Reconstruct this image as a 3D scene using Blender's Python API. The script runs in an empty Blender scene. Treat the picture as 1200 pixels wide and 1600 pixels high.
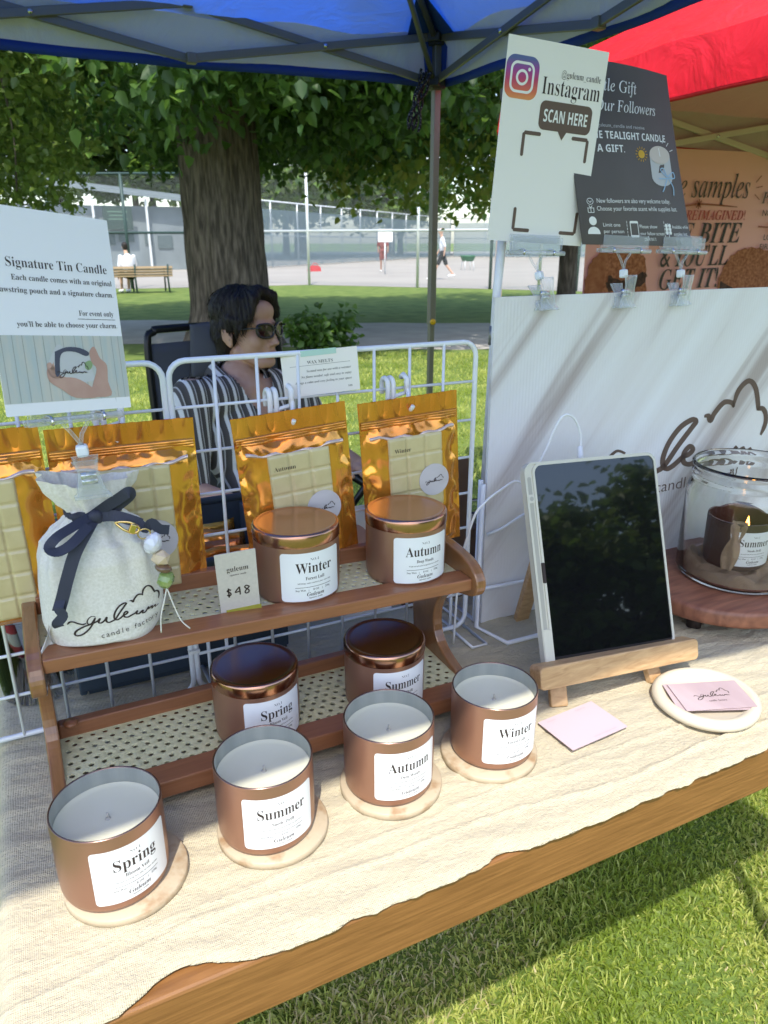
import bpy, bmesh, math, random
import numpy as np
from mathutils import Vector, Matrix, Quaternion

sc = bpy.context.scene
col = sc.collection
rad = math.radians
random.seed(7)
RNG = np.random.default_rng(11)

# ------------------------------------------------------------------ camera
CAM = Vector((0, 0, 1.30))
YAW, PITCH = rad(26.0), rad(20.15)
FW = Vector((math.sin(YAW)*math.cos(PITCH), math.cos(YAW)*math.cos(PITCH), -math.sin(PITCH)))
cd = bpy.data.cameras.new('camera')
cam = bpy.data.objects.new('camera', cd)
col.objects.link(cam)
cam.location = CAM
cam.rotation_euler = FW.to_track_quat('-Z', 'Y').to_euler()
cd.sensor_width = 36.0
cd.lens = 1150/1600*36.0
cd.clip_start = 0.02
cd.clip_end = 2000
cd.dof.use_dof = True
cd.dof.focus_distance = 0.80
cd.dof.aperture_fstop = 15
sc.camera = cam

# ------------------------------------------------------------------ world, sun, exposure
SUN = Vector((-0.277, -0.526, 1.0)).normalized()      # towards the sun
w = bpy.data.worlds.new('World')
sc.world = w
w.use_nodes = True
nt = w.node_tree
sky = nt.nodes.new('ShaderNodeTexSky')
sky.sky_type = 'NISHITA'
sky.sun_disc = False
sky.sun_elevation = math.asin(SUN.z)
sky.sun_rotation = math.atan2(SUN.x, SUN.y) % (2*math.pi)
sky.air_density = 1.0
sky.dust_density = 1.5
sky.ozone_density = 1.0
nt.links.new(sky.outputs[0], nt.nodes['Background'].inputs[0])
nt.nodes['Background'].inputs[1].default_value = 0.15
sl = bpy.data.lights.new('sun', 'SUN')
sl.energy = 2.0
sl.angle = rad(0.55)
sl.color = (1.0, 0.95, 0.86)
so = bpy.data.objects.new('sun', sl)
col.objects.link(so)
so.rotation_euler = (-SUN).to_track_quat('-Z', 'Y').to_euler()
sc.view_settings.view_transform = 'Standard'
sc.view_settings.look = 'None'
sc.view_settings.exposure = 1.42
sc.view_settings.gamma = 1.0

# ------------------------------------------------------------------ materials
def mat(name, col_=(.5, .5, .5), rough=.5, metal=0., col2=None, nscale=20., ndetail=4., stretch=(1, 1, 1),
        bump=0., bscale=200., bdist=.001, coat=0., trans=0., ior=1.45, coord='Object', emit=None, spec=.5,
        rampos=(.35, .65), bstretch=None, sheen=0., alpha=1.):
    m = bpy.data.materials.new(name)
    m.use_nodes = True
    t = m.node_tree
    b = t.nodes['Principled BSDF']
    b.inputs['Base Color'].default_value = (*col_, 1)
    b.inputs['Roughness'].default_value = rough
    b.inputs['Metallic'].default_value = metal
    b.inputs['Coat Weight'].default_value = coat
    b.inputs['Coat Roughness'].default_value = .08
    b.inputs['Transmission Weight'].default_value = trans
    b.inputs['IOR'].default_value = ior
    b.inputs['Specular IOR Level'].default_value = spec
    b.inputs['Sheen Weight'].default_value = sheen
    b.inputs['Alpha'].default_value = alpha
    if emit:
        b.inputs['Emission Color'].default_value = (*emit[0], 1)
        b.inputs['Emission Strength'].default_value = emit[1]
    tc = t.nodes.new('ShaderNodeTexCoord')
    def noise(scale, detail, st):
        mp = t.nodes.new('ShaderNodeMapping')
        mp.inputs['Scale'].default_value = st
        n = t.nodes.new('ShaderNodeTexNoise')
        n.inputs['Scale'].default_value = scale
        n.inputs['Detail'].default_value = detail
        t.links.new(tc.outputs[coord], mp.inputs[0])
        t.links.new(mp.outputs[0], n.inputs['Vector'])
        return n
    if col2:
        n = noise(nscale, ndetail, stretch)
        r = t.nodes.new('ShaderNodeValToRGB')
        r.color_ramp.elements[0].position = rampos[0]
        r.color_ramp.elements[1].position = rampos[1]
        r.color_ramp.elements[0].color = (*col_, 1)
        r.color_ramp.elements[1].color = (*col2, 1)
        t.links.new(n.outputs['Fac'], r.inputs[0])
        t.links.new(r.outputs[0], b.inputs['Base Color'])
    if bump:
        n2 = noise(bscale, 3., bstretch or stretch)
        bp = t.nodes.new('ShaderNodeBump')
        bp.inputs['Strength'].default_value = bump
        bp.inputs['Distance'].default_value = bdist
        t.links.new(n2.outputs['Fac'], bp.inputs['Height'])
        t.links.new(bp.outputs[0], b.inputs['Normal'])
    return m

def leafmat(name, c1, c2, tr, trcol, rough=.5):
    """leaf: diffuse/gloss plus light shining through; per-leaf colour by random island"""
    m = bpy.data.materials.new(name)
    m.use_nodes = True
    t = m.node_tree
    b = t.nodes['Principled BSDF']
    b.inputs['Roughness'].default_value = rough
    g = t.nodes.new('ShaderNodeNewGeometry')
    r = t.nodes.new('ShaderNodeValToRGB')
    r.color_ramp.elements[0].color = (*c1, 1)
    r.color_ramp.elements[1].color = (*c2, 1)
    t.links.new(g.outputs['Random Per Island'], r.inputs[0])
    t.links.new(r.outputs[0], b.inputs['Base Color'])
    tl = t.nodes.new('ShaderNodeBsdfTranslucent')
    tl.inputs[0].default_value = (*trcol, 1)
    mx = t.nodes.new('ShaderNodeMixShader')
    mx.inputs[0].default_value = tr
    t.links.new(b.outputs[0], mx.inputs[1])
    t.links.new(tl.outputs[0], mx.inputs[2])
    t.links.new(mx.outputs[0], t.nodes['Material Output'].inputs[0])
    return m

def wood(name, c1, c2, scale=30., stretch=(1, 12, 12), rough=.45, bump=.15, coat=0., dist=3.0, rampos=(.3, .75)):
    m = bpy.data.materials.new(name)
    m.use_nodes = True
    t = m.node_tree
    b = t.nodes['Principled BSDF']
    b.inputs['Roughness'].default_value = rough
    b.inputs['Coat Weight'].default_value = coat
    b.inputs['Coat Roughness'].default_value = .1
    tc = t.nodes.new('ShaderNodeTexCoord')
    mp = t.nodes.new('ShaderNodeMapping')
    mp.inputs['Scale'].default_value = stretch
    n = t.nodes.new('ShaderNodeTexNoise')
    n.inputs['Scale'].default_value = scale
    n.inputs['Detail'].default_value = 6
    n.inputs['Distortion'].default_value = dist*.2
    r = t.nodes.new('ShaderNodeValToRGB')
    r.color_ramp.elements[0].position, r.color_ramp.elements[1].position = rampos
    r.color_ramp.elements[0].color = (*c1, 1)
    r.color_ramp.elements[1].color = (*c2, 1)
    t.links.new(tc.outputs['Object'], mp.inputs[0])
    t.links.new(mp.outputs[0], n.inputs['Vector'])
    t.links.new(n.outputs['Fac'], r.inputs[0])
    t.links.new(r.outputs[0], b.inputs['Base Color'])
    bp = t.nodes.new('ShaderNodeBump')
    bp.inputs['Strength'].default_value = bump
    bp.inputs['Distance'].default_value = .001
    t.links.new(n.outputs['Fac'], bp.inputs['Height'])
    t.links.new(bp.outputs[0], b.inputs['Normal'])
    return m

# ------------------------------------------------------------------ mesh builder
class MB:
    def __init__(s):
        s.v, s.f, s.m, s.s, s.uv = [], [], [], [], None
    def add(s, vs, fs, m=0, smooth=False):
        o = len(s.v)
        s.v += [tuple(p) for p in vs]
        for f in fs:
            s.f.append([i+o for i in f]); s.m.append(m); s.s.append(smooth)
        return o
    def box(s, c, size, R=None, m=0, bev=0.):
        bm = bmesh.new()
        bmesh.ops.create_cube(bm, size=1)
        for v in bm.verts:
            v.co = Vector((v.co.x*size[0], v.co.y*size[1], v.co.z*size[2]))
        if bev:
            bmesh.ops.bevel(bm, geom=bm.edges[:], offset=bev, segments=2, affect='EDGES', profile=.5)
        s.bm(bm, R, c, m)
        return s
    def bm(s, bm, R=None, c=(0, 0, 0), m=0, smooth=False):
        bm.verts.index_update()
        c = Vector(c)
        vs = [(R @ v.co if R else v.co) + c for v in bm.verts]
        s.add(vs, [[v.index for v in f.verts] for f in bm.faces], m, smooth)
        bm.free()
    def grid(s, fn, nu, nv, m=0, smooth=True, wrapu=False, flip=False, skip=None):
        vs = []
        for j in range(nv+1):
            for i in range(nu + (0 if wrapu else 1)):
                vs.append(fn(i/nu, j/nv))
        W = nu if wrapu else nu+1
        fs = []
        for j in range(nv):
            for i in range(nu):
                if skip and skip((i+.5)/nu, (j+.5)/nv): continue
                a, b = j*W+i, j*W+(i+1) % W
                q = [a, b, b+W, a+W]
                fs.append(q[::-1] if flip else q)
        s.add(vs, fs, m, smooth)
        return s
    def tube(s, path, r, n=8, m=0, closed=False, caps=True):
        P = [Vector(p) for p in path]
        N = len(P)
        rr = r if isinstance(r, (list, tuple)) else [r]*N
        vs, fs = [], []
        up = None
        for i, p in enumerate(P):
            a = P[(i-1) % N] if (closed or i > 0) else P[i]
            b = P[(i+1) % N] if (closed or i < N-1) else P[i]
            d = (b-a)
            d = d.normalized() if d.length > 1e-9 else Vector((0, 0, 1))
            if up is None:
                up = d.orthogonal().normalized()
            up = (up - d*up.dot(d))
            up = up.normalized() if up.length > 1e-6 else d.orthogonal().normalized()
            sd = d.cross(up)
            for k in range(n):
                t = 2*math.pi*k/n
                vs.append(p + (up*math.cos(t) + sd*math.sin(t))*rr[i])
        for i in range(N if closed else N-1):
            j = (i+1) % N
            for k in range(n):
                fs.append([i*n+k, i*n+(k+1) % n, j*n+(k+1) % n, j*n+k])
        if caps and not closed:
            fs.append(list(range(n))[::-1])
            fs.append([(N-1)*n+k for k in range(n)])
        s.add(vs, fs, m, True)
        return s
    def lathe(s, prof, n=48, c=(0, 0, 0), m=0, smooth=True, capb=False, capt=False):
        vs, fs = [], []
        for (r, z) in prof:
            for k in range(n):
                t = 2*math.pi*k/n
                vs.append((c[0]+r*math.cos(t), c[1]+r*math.sin(t), c[2]+z))
        for i in range(len(prof)-1):
            for k in range(n):
                fs.append([i*n+k, i*n+(k+1) % n, (i+1)*n+(k+1) % n, (i+1)*n+k])
        if capb: fs.append(list(range(n))[::-1])
        if capt: fs.append([(len(prof)-1)*n+k for k in range(n)])
        s.add(vs, fs, m, smooth)
        return s
    def prism(s, poly, h0, h1, fr, m=0, smooth=False, top_only=False):
        """2D polygon (CCW) extruded from h0 to h1 through frame fr(x, y, h)"""
        n = len(poly)
        vs = [fr(x, y, h0) for x, y in poly] + [fr(x, y, h1) for x, y in poly]
        fs = [list(range(n, 2*n))]
        if not top_only:
            fs += [list(range(n))[::-1]] + [[i, (i+1) % n, n+(i+1) % n, n+i] for i in range(n)]
        s.add(vs, fs, m, smooth)
        return s
    def stroke(s, pts, wid, fr, h, m=0, taper=True):
        """flat pen stroke along a 2D path, through frame fr"""
        P = smooth2(pts)
        N = len(P)
        vs, fs = [], []
        for i in range(N):
            a, b = P[max(0, i-1)], P[min(N-1, i+1)]
            dx, dy = b[0]-a[0], b[1]-a[1]
            L = math.hypot(dx, dy) or 1e-9
            k = 1.
            if taper:
                k = .45+.55*min(1, 6*min(i, N-1-i)/N)
                k *= .8+.35*abs(dx/L*.3+dy/L)
            nx, ny = -dy/L*wid*k/2, dx/L*wid*k/2
            vs += [fr(P[i][0]+nx, P[i][1]+ny, h), fr(P[i][0]-nx, P[i][1]-ny, h)]
        for i in range(N-1):
            fs.append([2*i, 2*i+1, 2*i+3, 2*i+2])
        s.add(vs, fs, m)
        return s
    def text(s, body, style, size, x, y, fr, h=.0003, m=0, align='C', width=None, thin=0., rot=0.):
        V, F = text2d(body, style, thin)
        x0, x1 = min(p[0] for p in V), max(p[0] for p in V)
        sx = sy = size
        if width: sx = width/(x1-x0)
        ox = {'C': -(x0+x1)/2, 'L': -x0, 'R': -x1}[align]
        cr, sr = math.cos(rot), math.sin(rot)
        vs = []
        for (a, b) in V:
            px, py = (a+ox)*sx, b*sy
            vs.append(fr(x+px*cr-py*sr, y+px*sr+py*cr, h))
        s.add(vs, F, m)
        return s
    def build(s, name, mats, parent=None, world=True, solid=0., bevel=0., auto=None, subsurf=0):
        me = bpy.data.meshes.new(name)
        off = Vector(parent_loc(parent)) if (parent and world) else Vector((0, 0, 0))
        me.from_pydata([tuple(Vector(p)-off) for p in s.v], [], s.f)
        if not isinstance(mats, (list, tuple)): mats = [mats]
        for q in mats: me.materials.append(q)
        me.polygons.foreach_set('material_index', s.m)
        me.polygons.foreach_set('use_smooth', s.s)
        me.update()
        o = bpy.data.objects.new(name, me)
        col.objects.link(o)
        if parent: o.parent = parent
        if solid:
            md = o.modifiers.new('solid', 'SOLIDIFY'); md.thickness = solid; md.offset = 0
        if bevel:
            md = o.modifiers.new('bevel', 'BEVEL'); md.width = bevel; md.segments = 2; md.limit_method = 'ANGLE'; md.angle_limit = rad(40)
        if subsurf:
            md = o.modifiers.new('sub', 'SUBSURF'); md.levels = md.render_levels = subsurf
        return o

def parent_loc(p):
    l = Vector(p.location)
    while p.parent:
        p = p.parent; l = l + Vector(p.location)
    return l

def smooth2(pts, k=6):
    """Catmull-Rom through 2D points"""
    if len(pts) < 3: return list(pts)
    P = [pts[0]]+list(pts)+[pts[-1]]
    out = []
    for i in range(1, len(P)-2):
        for j in range(k):
            t = j/k
            o = []
            for d in range(len(pts[0])):
                p0, p1, p2, p3 = P[i-1][d], P[i][d], P[i+1][d], P[i+2][d]
                o.append(.5*(2*p1+(p2-p0)*t+(2*p0-5*p1+4*p2-p3)*t*t+(3*p1-p0-3*p2+p3)*t**3))
            out.append(tuple(o))
    out.append(tuple(pts[-1]))
    return out

_TC = {}
_MAP = {'serif': (0x1D400, 0x1D41A, 0x1D7CE), 'it': (0x1D434, 0x1D44E, None), 'bi': (0x1D468, 0x1D482, None),
        'script': (0x1D4D0, 0x1D4EA, None), 'sans': None, 'sb': (0x1D5D4, 0x1D5EE, 0x1D7EC)}
def text2d(body, style, thin=0.):
    key = (body, style, thin)
    if key in _TC: return _TC[key]
    mp = _MAP[style]
    s = ''
    for c in body:
        if mp and 'A' <= c <= 'Z': s += chr(mp[0]+ord(c)-65)
        elif mp and 'a' <= c <= 'z': s += '\u210e' if (style == 'it' and c == 'h') else chr(mp[1]+ord(c)-97)
        elif mp and mp[2] and '0' <= c <= '9': s += chr(mp[2]+ord(c)-48)
        else: s += c
    cu = bpy.data.curves.new('lettering', 'FONT')
    cu.body = s
    cu.size = 1
    cu.resolution_u = 4
    cu.offset = thin
    o = bpy.data.objects.new('lettering', cu)
    col.objects.link(o)
    dg = bpy.context.evaluated_depsgraph_get()
    me = bpy.data.meshes.new_from_object(o.evaluated_get(dg))
    V = [(v.co.x, v.co.y) for v in me.vertices]
    F = [list(p.vertices) for p in me.polygons]
    bpy.data.objects.remove(o); bpy.data.curves.remove(cu); bpy.data.meshes.remove(me)
    if not V: V, F = [(0, 0), (1, 0), (1, 1)], []
    _TC[key] = (V, F)
    return V, F

def frame(o, x, y):
    o, x, y = Vector(o), Vector(x).normalized(), Vector(y)
    y = (y - x*y.dot(x)).normalized()
    n = x.cross(y)
    return lambda a, b, h=0.: o + x*a + y*b + n*h

def rrect(w_, h_, r, n=6, cx=0., cy=0.):
    pts = []
    for (sx, sy, a0) in ((1, -1, -90), (1, 1, 0), (-1, 1, 90), (-1, -1, 180)):
        for i in range(n+1):
            a = rad(a0+90*i/n)
            pts.append((cx+sx*(w_/2-r)+r*math.cos(a), cy+sy*(h_/2-r)+r*math.sin(a)))
    return pts
def circ(cx, cy, r, n=24, ry=None):
    ry = ry or r
    return [(cx+r*math.cos(2*math.pi*i/n), cy+ry*math.sin(2*math.pi*i/n)) for i in range(n)]

def tag(o, label, cat, group=None, kind=None):
    if label: o['label'] = label
    if cat: o['category'] = cat
    if group: o['group'] = group
    if kind: o['kind'] = kind
    return o
def thing(name, loc, label, cat, group=None, rz=0.):
    e = bpy.data.objects.new(name, None)
    e.empty_display_size = .05
    e.location = loc
    e.rotation_euler = (0, 0, rz)
    col.objects.link(e)
    return tag(e, label, cat, group)
def part_copy(o, parent):
    c = o.copy()
    col.objects.link(c)
    c.parent = parent
    return c
def copy_tree(o, parent=None):
    c = o.copy()
    col.objects.link(c)
    c.parent = parent
    for ch in list(o.children): copy_tree(ch, c)
    return c

def fastmesh(name, V, F, mats, parent=None, label=None, smooth=False, mi=None, local=False):
    """numpy quads/tris -> mesh object. F is (n, k)"""
    me = bpy.data.meshes.new(name)
    if parent and not local: V = V-np.array(parent_loc(parent))
    n, k = F.shape
    me.vertices.add(len(V)); me.vertices.foreach_set('co', np.asarray(V, np.float32).ravel())
    me.loops.add(n*k); me.loops.foreach_set('vertex_index', F.astype(np.int32).ravel())
    me.polygons.add(n)
    me.polygons.foreach_set('loop_start', np.arange(0, n*k, k, dtype=np.int32))
    me.polygons.foreach_set('loop_total', np.full(n, k, np.int32))
    if smooth: me.polygons.foreach_set('use_smooth', np.ones(n, bool))
    for q in (mats if isinstance(mats, (list, tuple)) else [mats]): me.materials.append(q)
    if mi is not None: me.polygons.foreach_set('material_index', mi.astype(np.int32))
    me.update(calc_edges=True)
    o = bpy.data.objects.new(name, me)
    col.objects.link(o)
    if parent: o.parent = parent
    return o

def snoise(x, y, z=0., s=0):
    """cheap smooth pseudo noise, about -1..1"""
    return (math.sin(x*1.7+s+1.3*math.sin(y*1.1+s*2))+math.sin(y*2.3-s*1.7+1.1*math.sin(x*1.9+z))+math.sin((x+y)*1.3+z*1.9+s*.7))/3

# palette
M = {}
M['ink'] = mat('dark_ink', (.035, .022, .02), .6)
M['ink_soft'] = mat('soft_ink', (.06, .045, .042), .6)
M['white_print'] = mat('white_print', (.82, .82, .80), .6)
M['label'] = mat('label_paper', (.82, .825, .835), .42, coat=.15)
M['copper_matt'] = mat('matt_copper_paint', (.375, .205, .140), .36, .65, bump=.05, bscale=2500)
M['copper_lid'] = mat('polished_copper', (.52, .28, .19), .20, 1.0)
M['tin_inner'] = mat('brushed_tin_inside', (.48, .50, .47), .38, .65, col2=(.38, .40, .38), nscale=60, stretch=(1, 1, .03))
M['tin_rim'] = mat('tin_rim', (.22, .14, .12), .25, .9)
M['wax'] = mat('soy_wax', (.66, .645, .50), .38, col2=(.62, .605, .46), nscale=14, spec=.4)
M['wick'] = mat('cotton_wick', (.42, .40, .34), .8)
M['stone'] = mat('travertine', (.47, .385, .26), .5, col2=(.33, .21, .11), nscale=60, ndetail=6, rampos=(.52, .74), bump=.3, bscale=180)
M['cloth'] = mat('gauze_cloth', (.53, .465, .32), .92, col2=(.485, .425, .29), nscale=160, ndetail=6, stretch=(.8, 1.4, 1), bump=.9, bscale=190, bdist=.0020, bstretch=(.95, 1.7, 1), sheen=.15)
_t = M['cloth'].node_tree; _tc = _t.nodes.new('ShaderNodeTexCoord'); _bp = [n for n in _t.nodes if n.type == 'BUMP'][0]; _prev = None
for _d in ('X', 'Y'):
    _w = _t.nodes.new('ShaderNodeTexWave'); _w.bands_direction = _d; _w.inputs['Scale'].default_value = 210; _w.inputs['Distortion'].default_value = 1.5; _w.inputs['Detail Scale'].default_value = .3
    _t.links.new(_tc.outputs['Object'], _w.inputs['Vector'])
    _b2 = _t.nodes.new('ShaderNodeBump'); _b2.inputs['Strength'].default_value = .45; _b2.inputs['Distance'].default_value = .0006
    _t.links.new(_w.outputs['Fac'], _b2.inputs['Height'])
    if _prev: _t.links.new(_prev.outputs[0], _b2.inputs['Normal'])
    _prev = _b2
_t.links.new(_prev.outputs[0], _bp.inputs['Normal'])
M['board'] = wood('honey_brown_board', (.17, .072, .021), (.30, .138, .043), 14, (1.2, 14, 26), .42, .1)
M['shelf_wood'] = wood('red_brown_shelf_wood', (.245, .096, .042), (.34, .140, .062), 14, (1, 14, 14), .38, .08, coat=.12)
M['side_wood'] = wood('varnished_side_wood', (.22, .098, .038), (.33, .155, .062), 16, (14, 2, 1.2), .26, .08, coat=.5)
M['cane'] = mat('woven_cane', (.70, .67, .42), .6, col2=(.60, .58, .35), nscale=120, bump=.8, bscale=420, bdist=.001)
M['wire'] = mat('white_coated_wire', (.80, .82, .84), .3, coat=.3)
M['plastic_white'] = mat('white_plastic', (.82, .82, .80), .35)
M['clear'] = bpy.data.materials.new('clear_plastic'); M['clear'].use_nodes = True
_t = M['clear'].node_tree; _b = _t.nodes['Principled BSDF']; _b.inputs['Base Color'].default_value = (.85, .88, .90, 1); _b.inputs['Roughness'].default_value = .08; _b.inputs['Specular IOR Level'].default_value = .9
_tr = _t.nodes.new('ShaderNodeBsdfTransparent'); _tr.inputs[0].default_value = (.93, .94, .95, 1); _mx = _t.nodes.new('ShaderNodeMixShader'); _lw = _t.nodes.new('ShaderNodeLayerWeight'); _lw.inputs[0].default_value = .35
_mr = _t.nodes.new('ShaderNodeMapRange'); _mr.inputs[3].default_value = .08; _mr.inputs[4].default_value = .75
_t.links.new(_lw.outputs['Facing'], _mr.inputs[0]); _t.links.new(_mr.outputs[0], _mx.inputs[0]); _t.links.new(_tr.outputs[0], _mx.inputs[1]); _t.links.new(_b.outputs[0], _mx.inputs[2]); _t.links.new(_mx.outputs[0], _t.nodes['Material Output'].inputs[0])
M['glass'] = mat('clear_glass', (.985, .995, .99), .0, trans=1., ior=1.42)
M['steel'] = mat('spring_steel', (.7, .7, .7), .2, 1.)
M['card_grey'] = mat('pale_grey_card', (.86, .86, .89), .6, bump=.05, bscale=900)
M['card_cream'] = mat('cream_card', (.84, .81, .77), .6, bump=.05, bscale=900)
M['card_beige'] = mat('beige_card', (.62, .575, .53), .6, col2=(.58, .54, .50), nscale=300)
M['card_dark'] = mat('charcoal_card', (.088, .075, .070), .5, col2=(.110, .094, .088), nscale=8)
M['brown_print'] = mat('brown_print', (.13, .085, .065), .6)

# ------------------------------------------------------------------ hand-lettered logo (unit width 0..1, baseline 0)
def rect_logo(pts):
    yb = lambda x: float(np.interp(x, [485, 730, 846, 936, 1026, 1106, 1200], [388, 393, 393, 368, 341, 290, 228]))
    return [((x-485)/715., -(y-yb(x))/715.) for x, y in pts]
LOGO = [rect_logo(p) if k < 2 else [(a, b*.82+.03) for a, b in rect_logo(p)] for k, p in enumerate((
    [(485, 372), (505, 354), (530, 353), (560, 368), (595, 380), (622, 374)],
    [(697, 338), (668, 328), (642, 343), (629, 368), (640, 386), (664, 378), (692, 345), (668, 388), (630, 430), (582, 461), (542, 468), (528, 452), (545, 426), (600, 400), (660, 386), (704, 374), (726, 358), (712, 385), (730, 393), (757, 380), (777, 358), (770, 386), (786, 401), (816, 396), (842, 384), (882, 330), (925, 276), (937, 259), (920, 258), (880, 285), (846, 330), (832, 370), (846, 393), (870, 384), (906, 354), (925, 345), (940, 330), (926, 324), (908, 344), (911, 366), (936, 368), (970, 350), (1000, 334), (1016, 318), (1006, 340), (1026, 341), (1050, 314), (1061, 304), (1056, 326), (1080, 310), (1111, 262), (1106, 282), (1142, 246), (1136, 270), (1171, 232), (1166, 252), (1200, 224)],
    [(965, 240), (980, 236), (992, 248), (1004, 222), (1034, 182), (1066, 166), (1076, 174)],
    [(1072, 176), (1084, 118), (1118, 70), (1150, 72), (1172, 112), (1174, 130)],
    [(1172, 128), (1192, 114), (1210, 128), (1216, 160), (1204, 196)],
))]
def logo(mb, fr, x, y, w_, h, pen, m, tagline=True, scale_t=1., vs=1.15):
    for st in LOGO:
        mb.stroke([(x+a*w_, y+b*w_*vs) for a, b in st], pen, fr, h, m)
    if tagline:
        mb.text('·  candle  factory  ·', 'sans', .085*w_*scale_t, x+.56*w_, y-.215*w_, fr, h, m, width=.62*w_, thin=-.004)

# ================================================================== THE SETTING
M['lawn'] = mat('lawn_soil', (.085, .14, .022), .95, col2=(.16, .215, .045), nscale=3.0, ndetail=10, bump=.6, bscale=60, bdist=.02)
M['path'] = mat('gravel_path', (.33, .31, .28), .95, col2=(.40, .38, .34), nscale=2.5, ndetail=10, bump=.5, bscale=90, bdist=.01)
M['court'] = mat('pale_court', (.30, .275, .245), .9, col2=(.34, .315, .28), nscale=.3)
g = MB(); g.add([(-600, -600, 0), (600, -600, 0), (600, 600, 0), (-600, 600, 0)], [[0, 1, 2, 3]])
tag(g.build('lawn', M['lawn']), 'mown park lawn stretching under the stalls and trees', None, kind='structure')
g = MB()
P0, P1 = Vector((1.7, 14.0, .004)), Vector((6.63, 11.0, .004))
dv = (P1-P0).normalized()
Q0, Q1 = Vector((1.54, 10.45, .004)), Vector((4.99, 8.38, .004))
dq = (Q1-Q0).normalized()
top = [P0+dv*t + Vector((0, .12*math.sin(t*1.3)+.08*math.sin(t*3.1), 0)) for t in np.linspace(-30, 40, 120)]
bot = [Q0+dq*t + Vector((0, .12*math.sin(t*1.1+1)+.08*math.sin(t*2.7), 0)) for t in np.linspace(-30, 40, 120)]
g.add(top+bot, [[120+i, 121+i, i+1, i] for i in range(119)])
tag(g.build('gravel_path', M['path']), 'grey gravel path crossing the park behind the tree', None, kind='structure')
g = MB()
g.add([(-30, 46, .006), (-4, 29.5, .006), (3.2, 23.6, .006), (8.66, 23.3, .006), (12.9, 18.6, .006), (30, -3, .006), (90, 20, .006), (70, 95, .006), (-10, 110, .006)],
      [[0, 1, 2, 3, 4, 5, 6, 7, 8]])
tag(g.build('sports_court', M['court']), 'pale paved sports court beyond the lawn', None, kind='structure')

# ------------------------------------------------------------------ grass
def blades(name, n, xr, yr, length, width, mats, label, dens=None):
    x = RNG.uniform(*xr, n); y = RNG.uniform(*yr, n)
    if dens is not None:
        k = dens(x, y); x, y = x[k], y[k]; n = len(x)
    a = RNG.uniform(0, 2*np.pi, n); L = length*RNG.uniform(.45, 1.25, n)*(.75+.35*np.sin(x*9+np.sin(y*7))*np.sin(y*8))
    lean = RNG.uniform(.2, 1.25, n); la = RNG.uniform(0, 2*np.pi, n)
    W = width*RNG.uniform(.6, 1.4, n)
    wx, wy = np.cos(a)*W/2, np.sin(a)*W/2
    dx, dy = np.cos(la)*np.sin(lean), np.sin(la)*np.sin(lean)
    dz = np.cos(lean)
    V = np.zeros((n, 5, 3))
    V[:, 0] = np.stack([x-wx, y-wy, 0*x], 1); V[:, 1] = np.stack([x+wx, y+wy, 0*x], 1)
    mx_, my_, mz = x+dx*L*.45, y+dy*L*.45, (dz*.5+.14)*L
    V[:, 2] = np.stack([mx_+wx*.8, my_+wy*.8, mz], 1); V[:, 3] = np.stack([mx_-wx*.8, my_-wy*.8, mz], 1)
    V[:, 4] = np.stack([x+dx*L*1.05, y+dy*L*1.05, dz*L*.85+.02*L], 1)
    patch = np.sin(x*5.3+np.sin(y*4.1)*1.7)+np.sin(y*6.7+np.sin(x*3.3)*2)+RNG.normal(0, 1.1, n)
    base = np.arange(n)[:, None]*5
    T = np.concatenate([base+np.array([[0, 1, 2]]), base+np.array([[0, 2, 3]]), base+np.array([[3, 2, 4]])], 1).reshape(-1, 3)
    mi = np.repeat(np.where(patch > 1.9, len(mats)-1, np.where(patch > -.5, 1, 0)), 3)
    o = fastmesh(name, V.reshape(-1, 3), T, mats, mi=mi)
    return tag(o, label, None, kind='stuff')
GM = [leafmat('grass_green', (.13, .20, .025), (.28, .345, .055), .42, (.58, .68, .08)),
      leafmat('grass_pale', (.34, .40, .075), (.54, .55, .16), .40, (.75, .78, .2)),
      leafmat('grass_dry', (.40, .33, .15), (.55, .48, .25), .25, (.5, .43, .2))]
blades('grass', 170000, (-.3, 2.9), (.0, 1.9), .036, .0032, GM, 'short mown grass with straw-coloured bits in front of and under the table')
blades('clover', 60000, (-.3, 2.9), (.0, 1.9), .017, .0085, GM[:2], 'small broad clover and weed leaves low in the grass')
blades('grass_beyond', 90000, (-1.5, 7.0), (1.9, 8.8), .055, .007, GM[:2], 'lawn grass between the stall and the gravel path',
       dens=lambda x, y: (y < 10.9-.6*x))

# ------------------------------------------------------------------ table and its cloth
T = .784
tb = thing('display_table', (.57, .78, 0), 'folding market table with a thick honey brown wooden front board', 'table')
X0, X1, Y0, Y1 = -.070, 1.225, .416, 1.16
b = MB(); b.box(((X0+X1)/2, (Y0+Y1)/2, .7485), (X1-X0, Y1-Y0, .059), bev=.003)
b.build('tabletop', M['board'], tb)
M['leg_metal'] = mat('grey_leg_metal', (.28, .28, .29), .4, .6)
for lx in (.04, 1.076):
    for ly in (.47, 1.10):
        b = MB(); b.tube([(lx, ly, .72), (lx, ly, .36), (lx, ly, .0)], .014, 10)
        b.build('leg', M['leg_metal'], tb)

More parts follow.
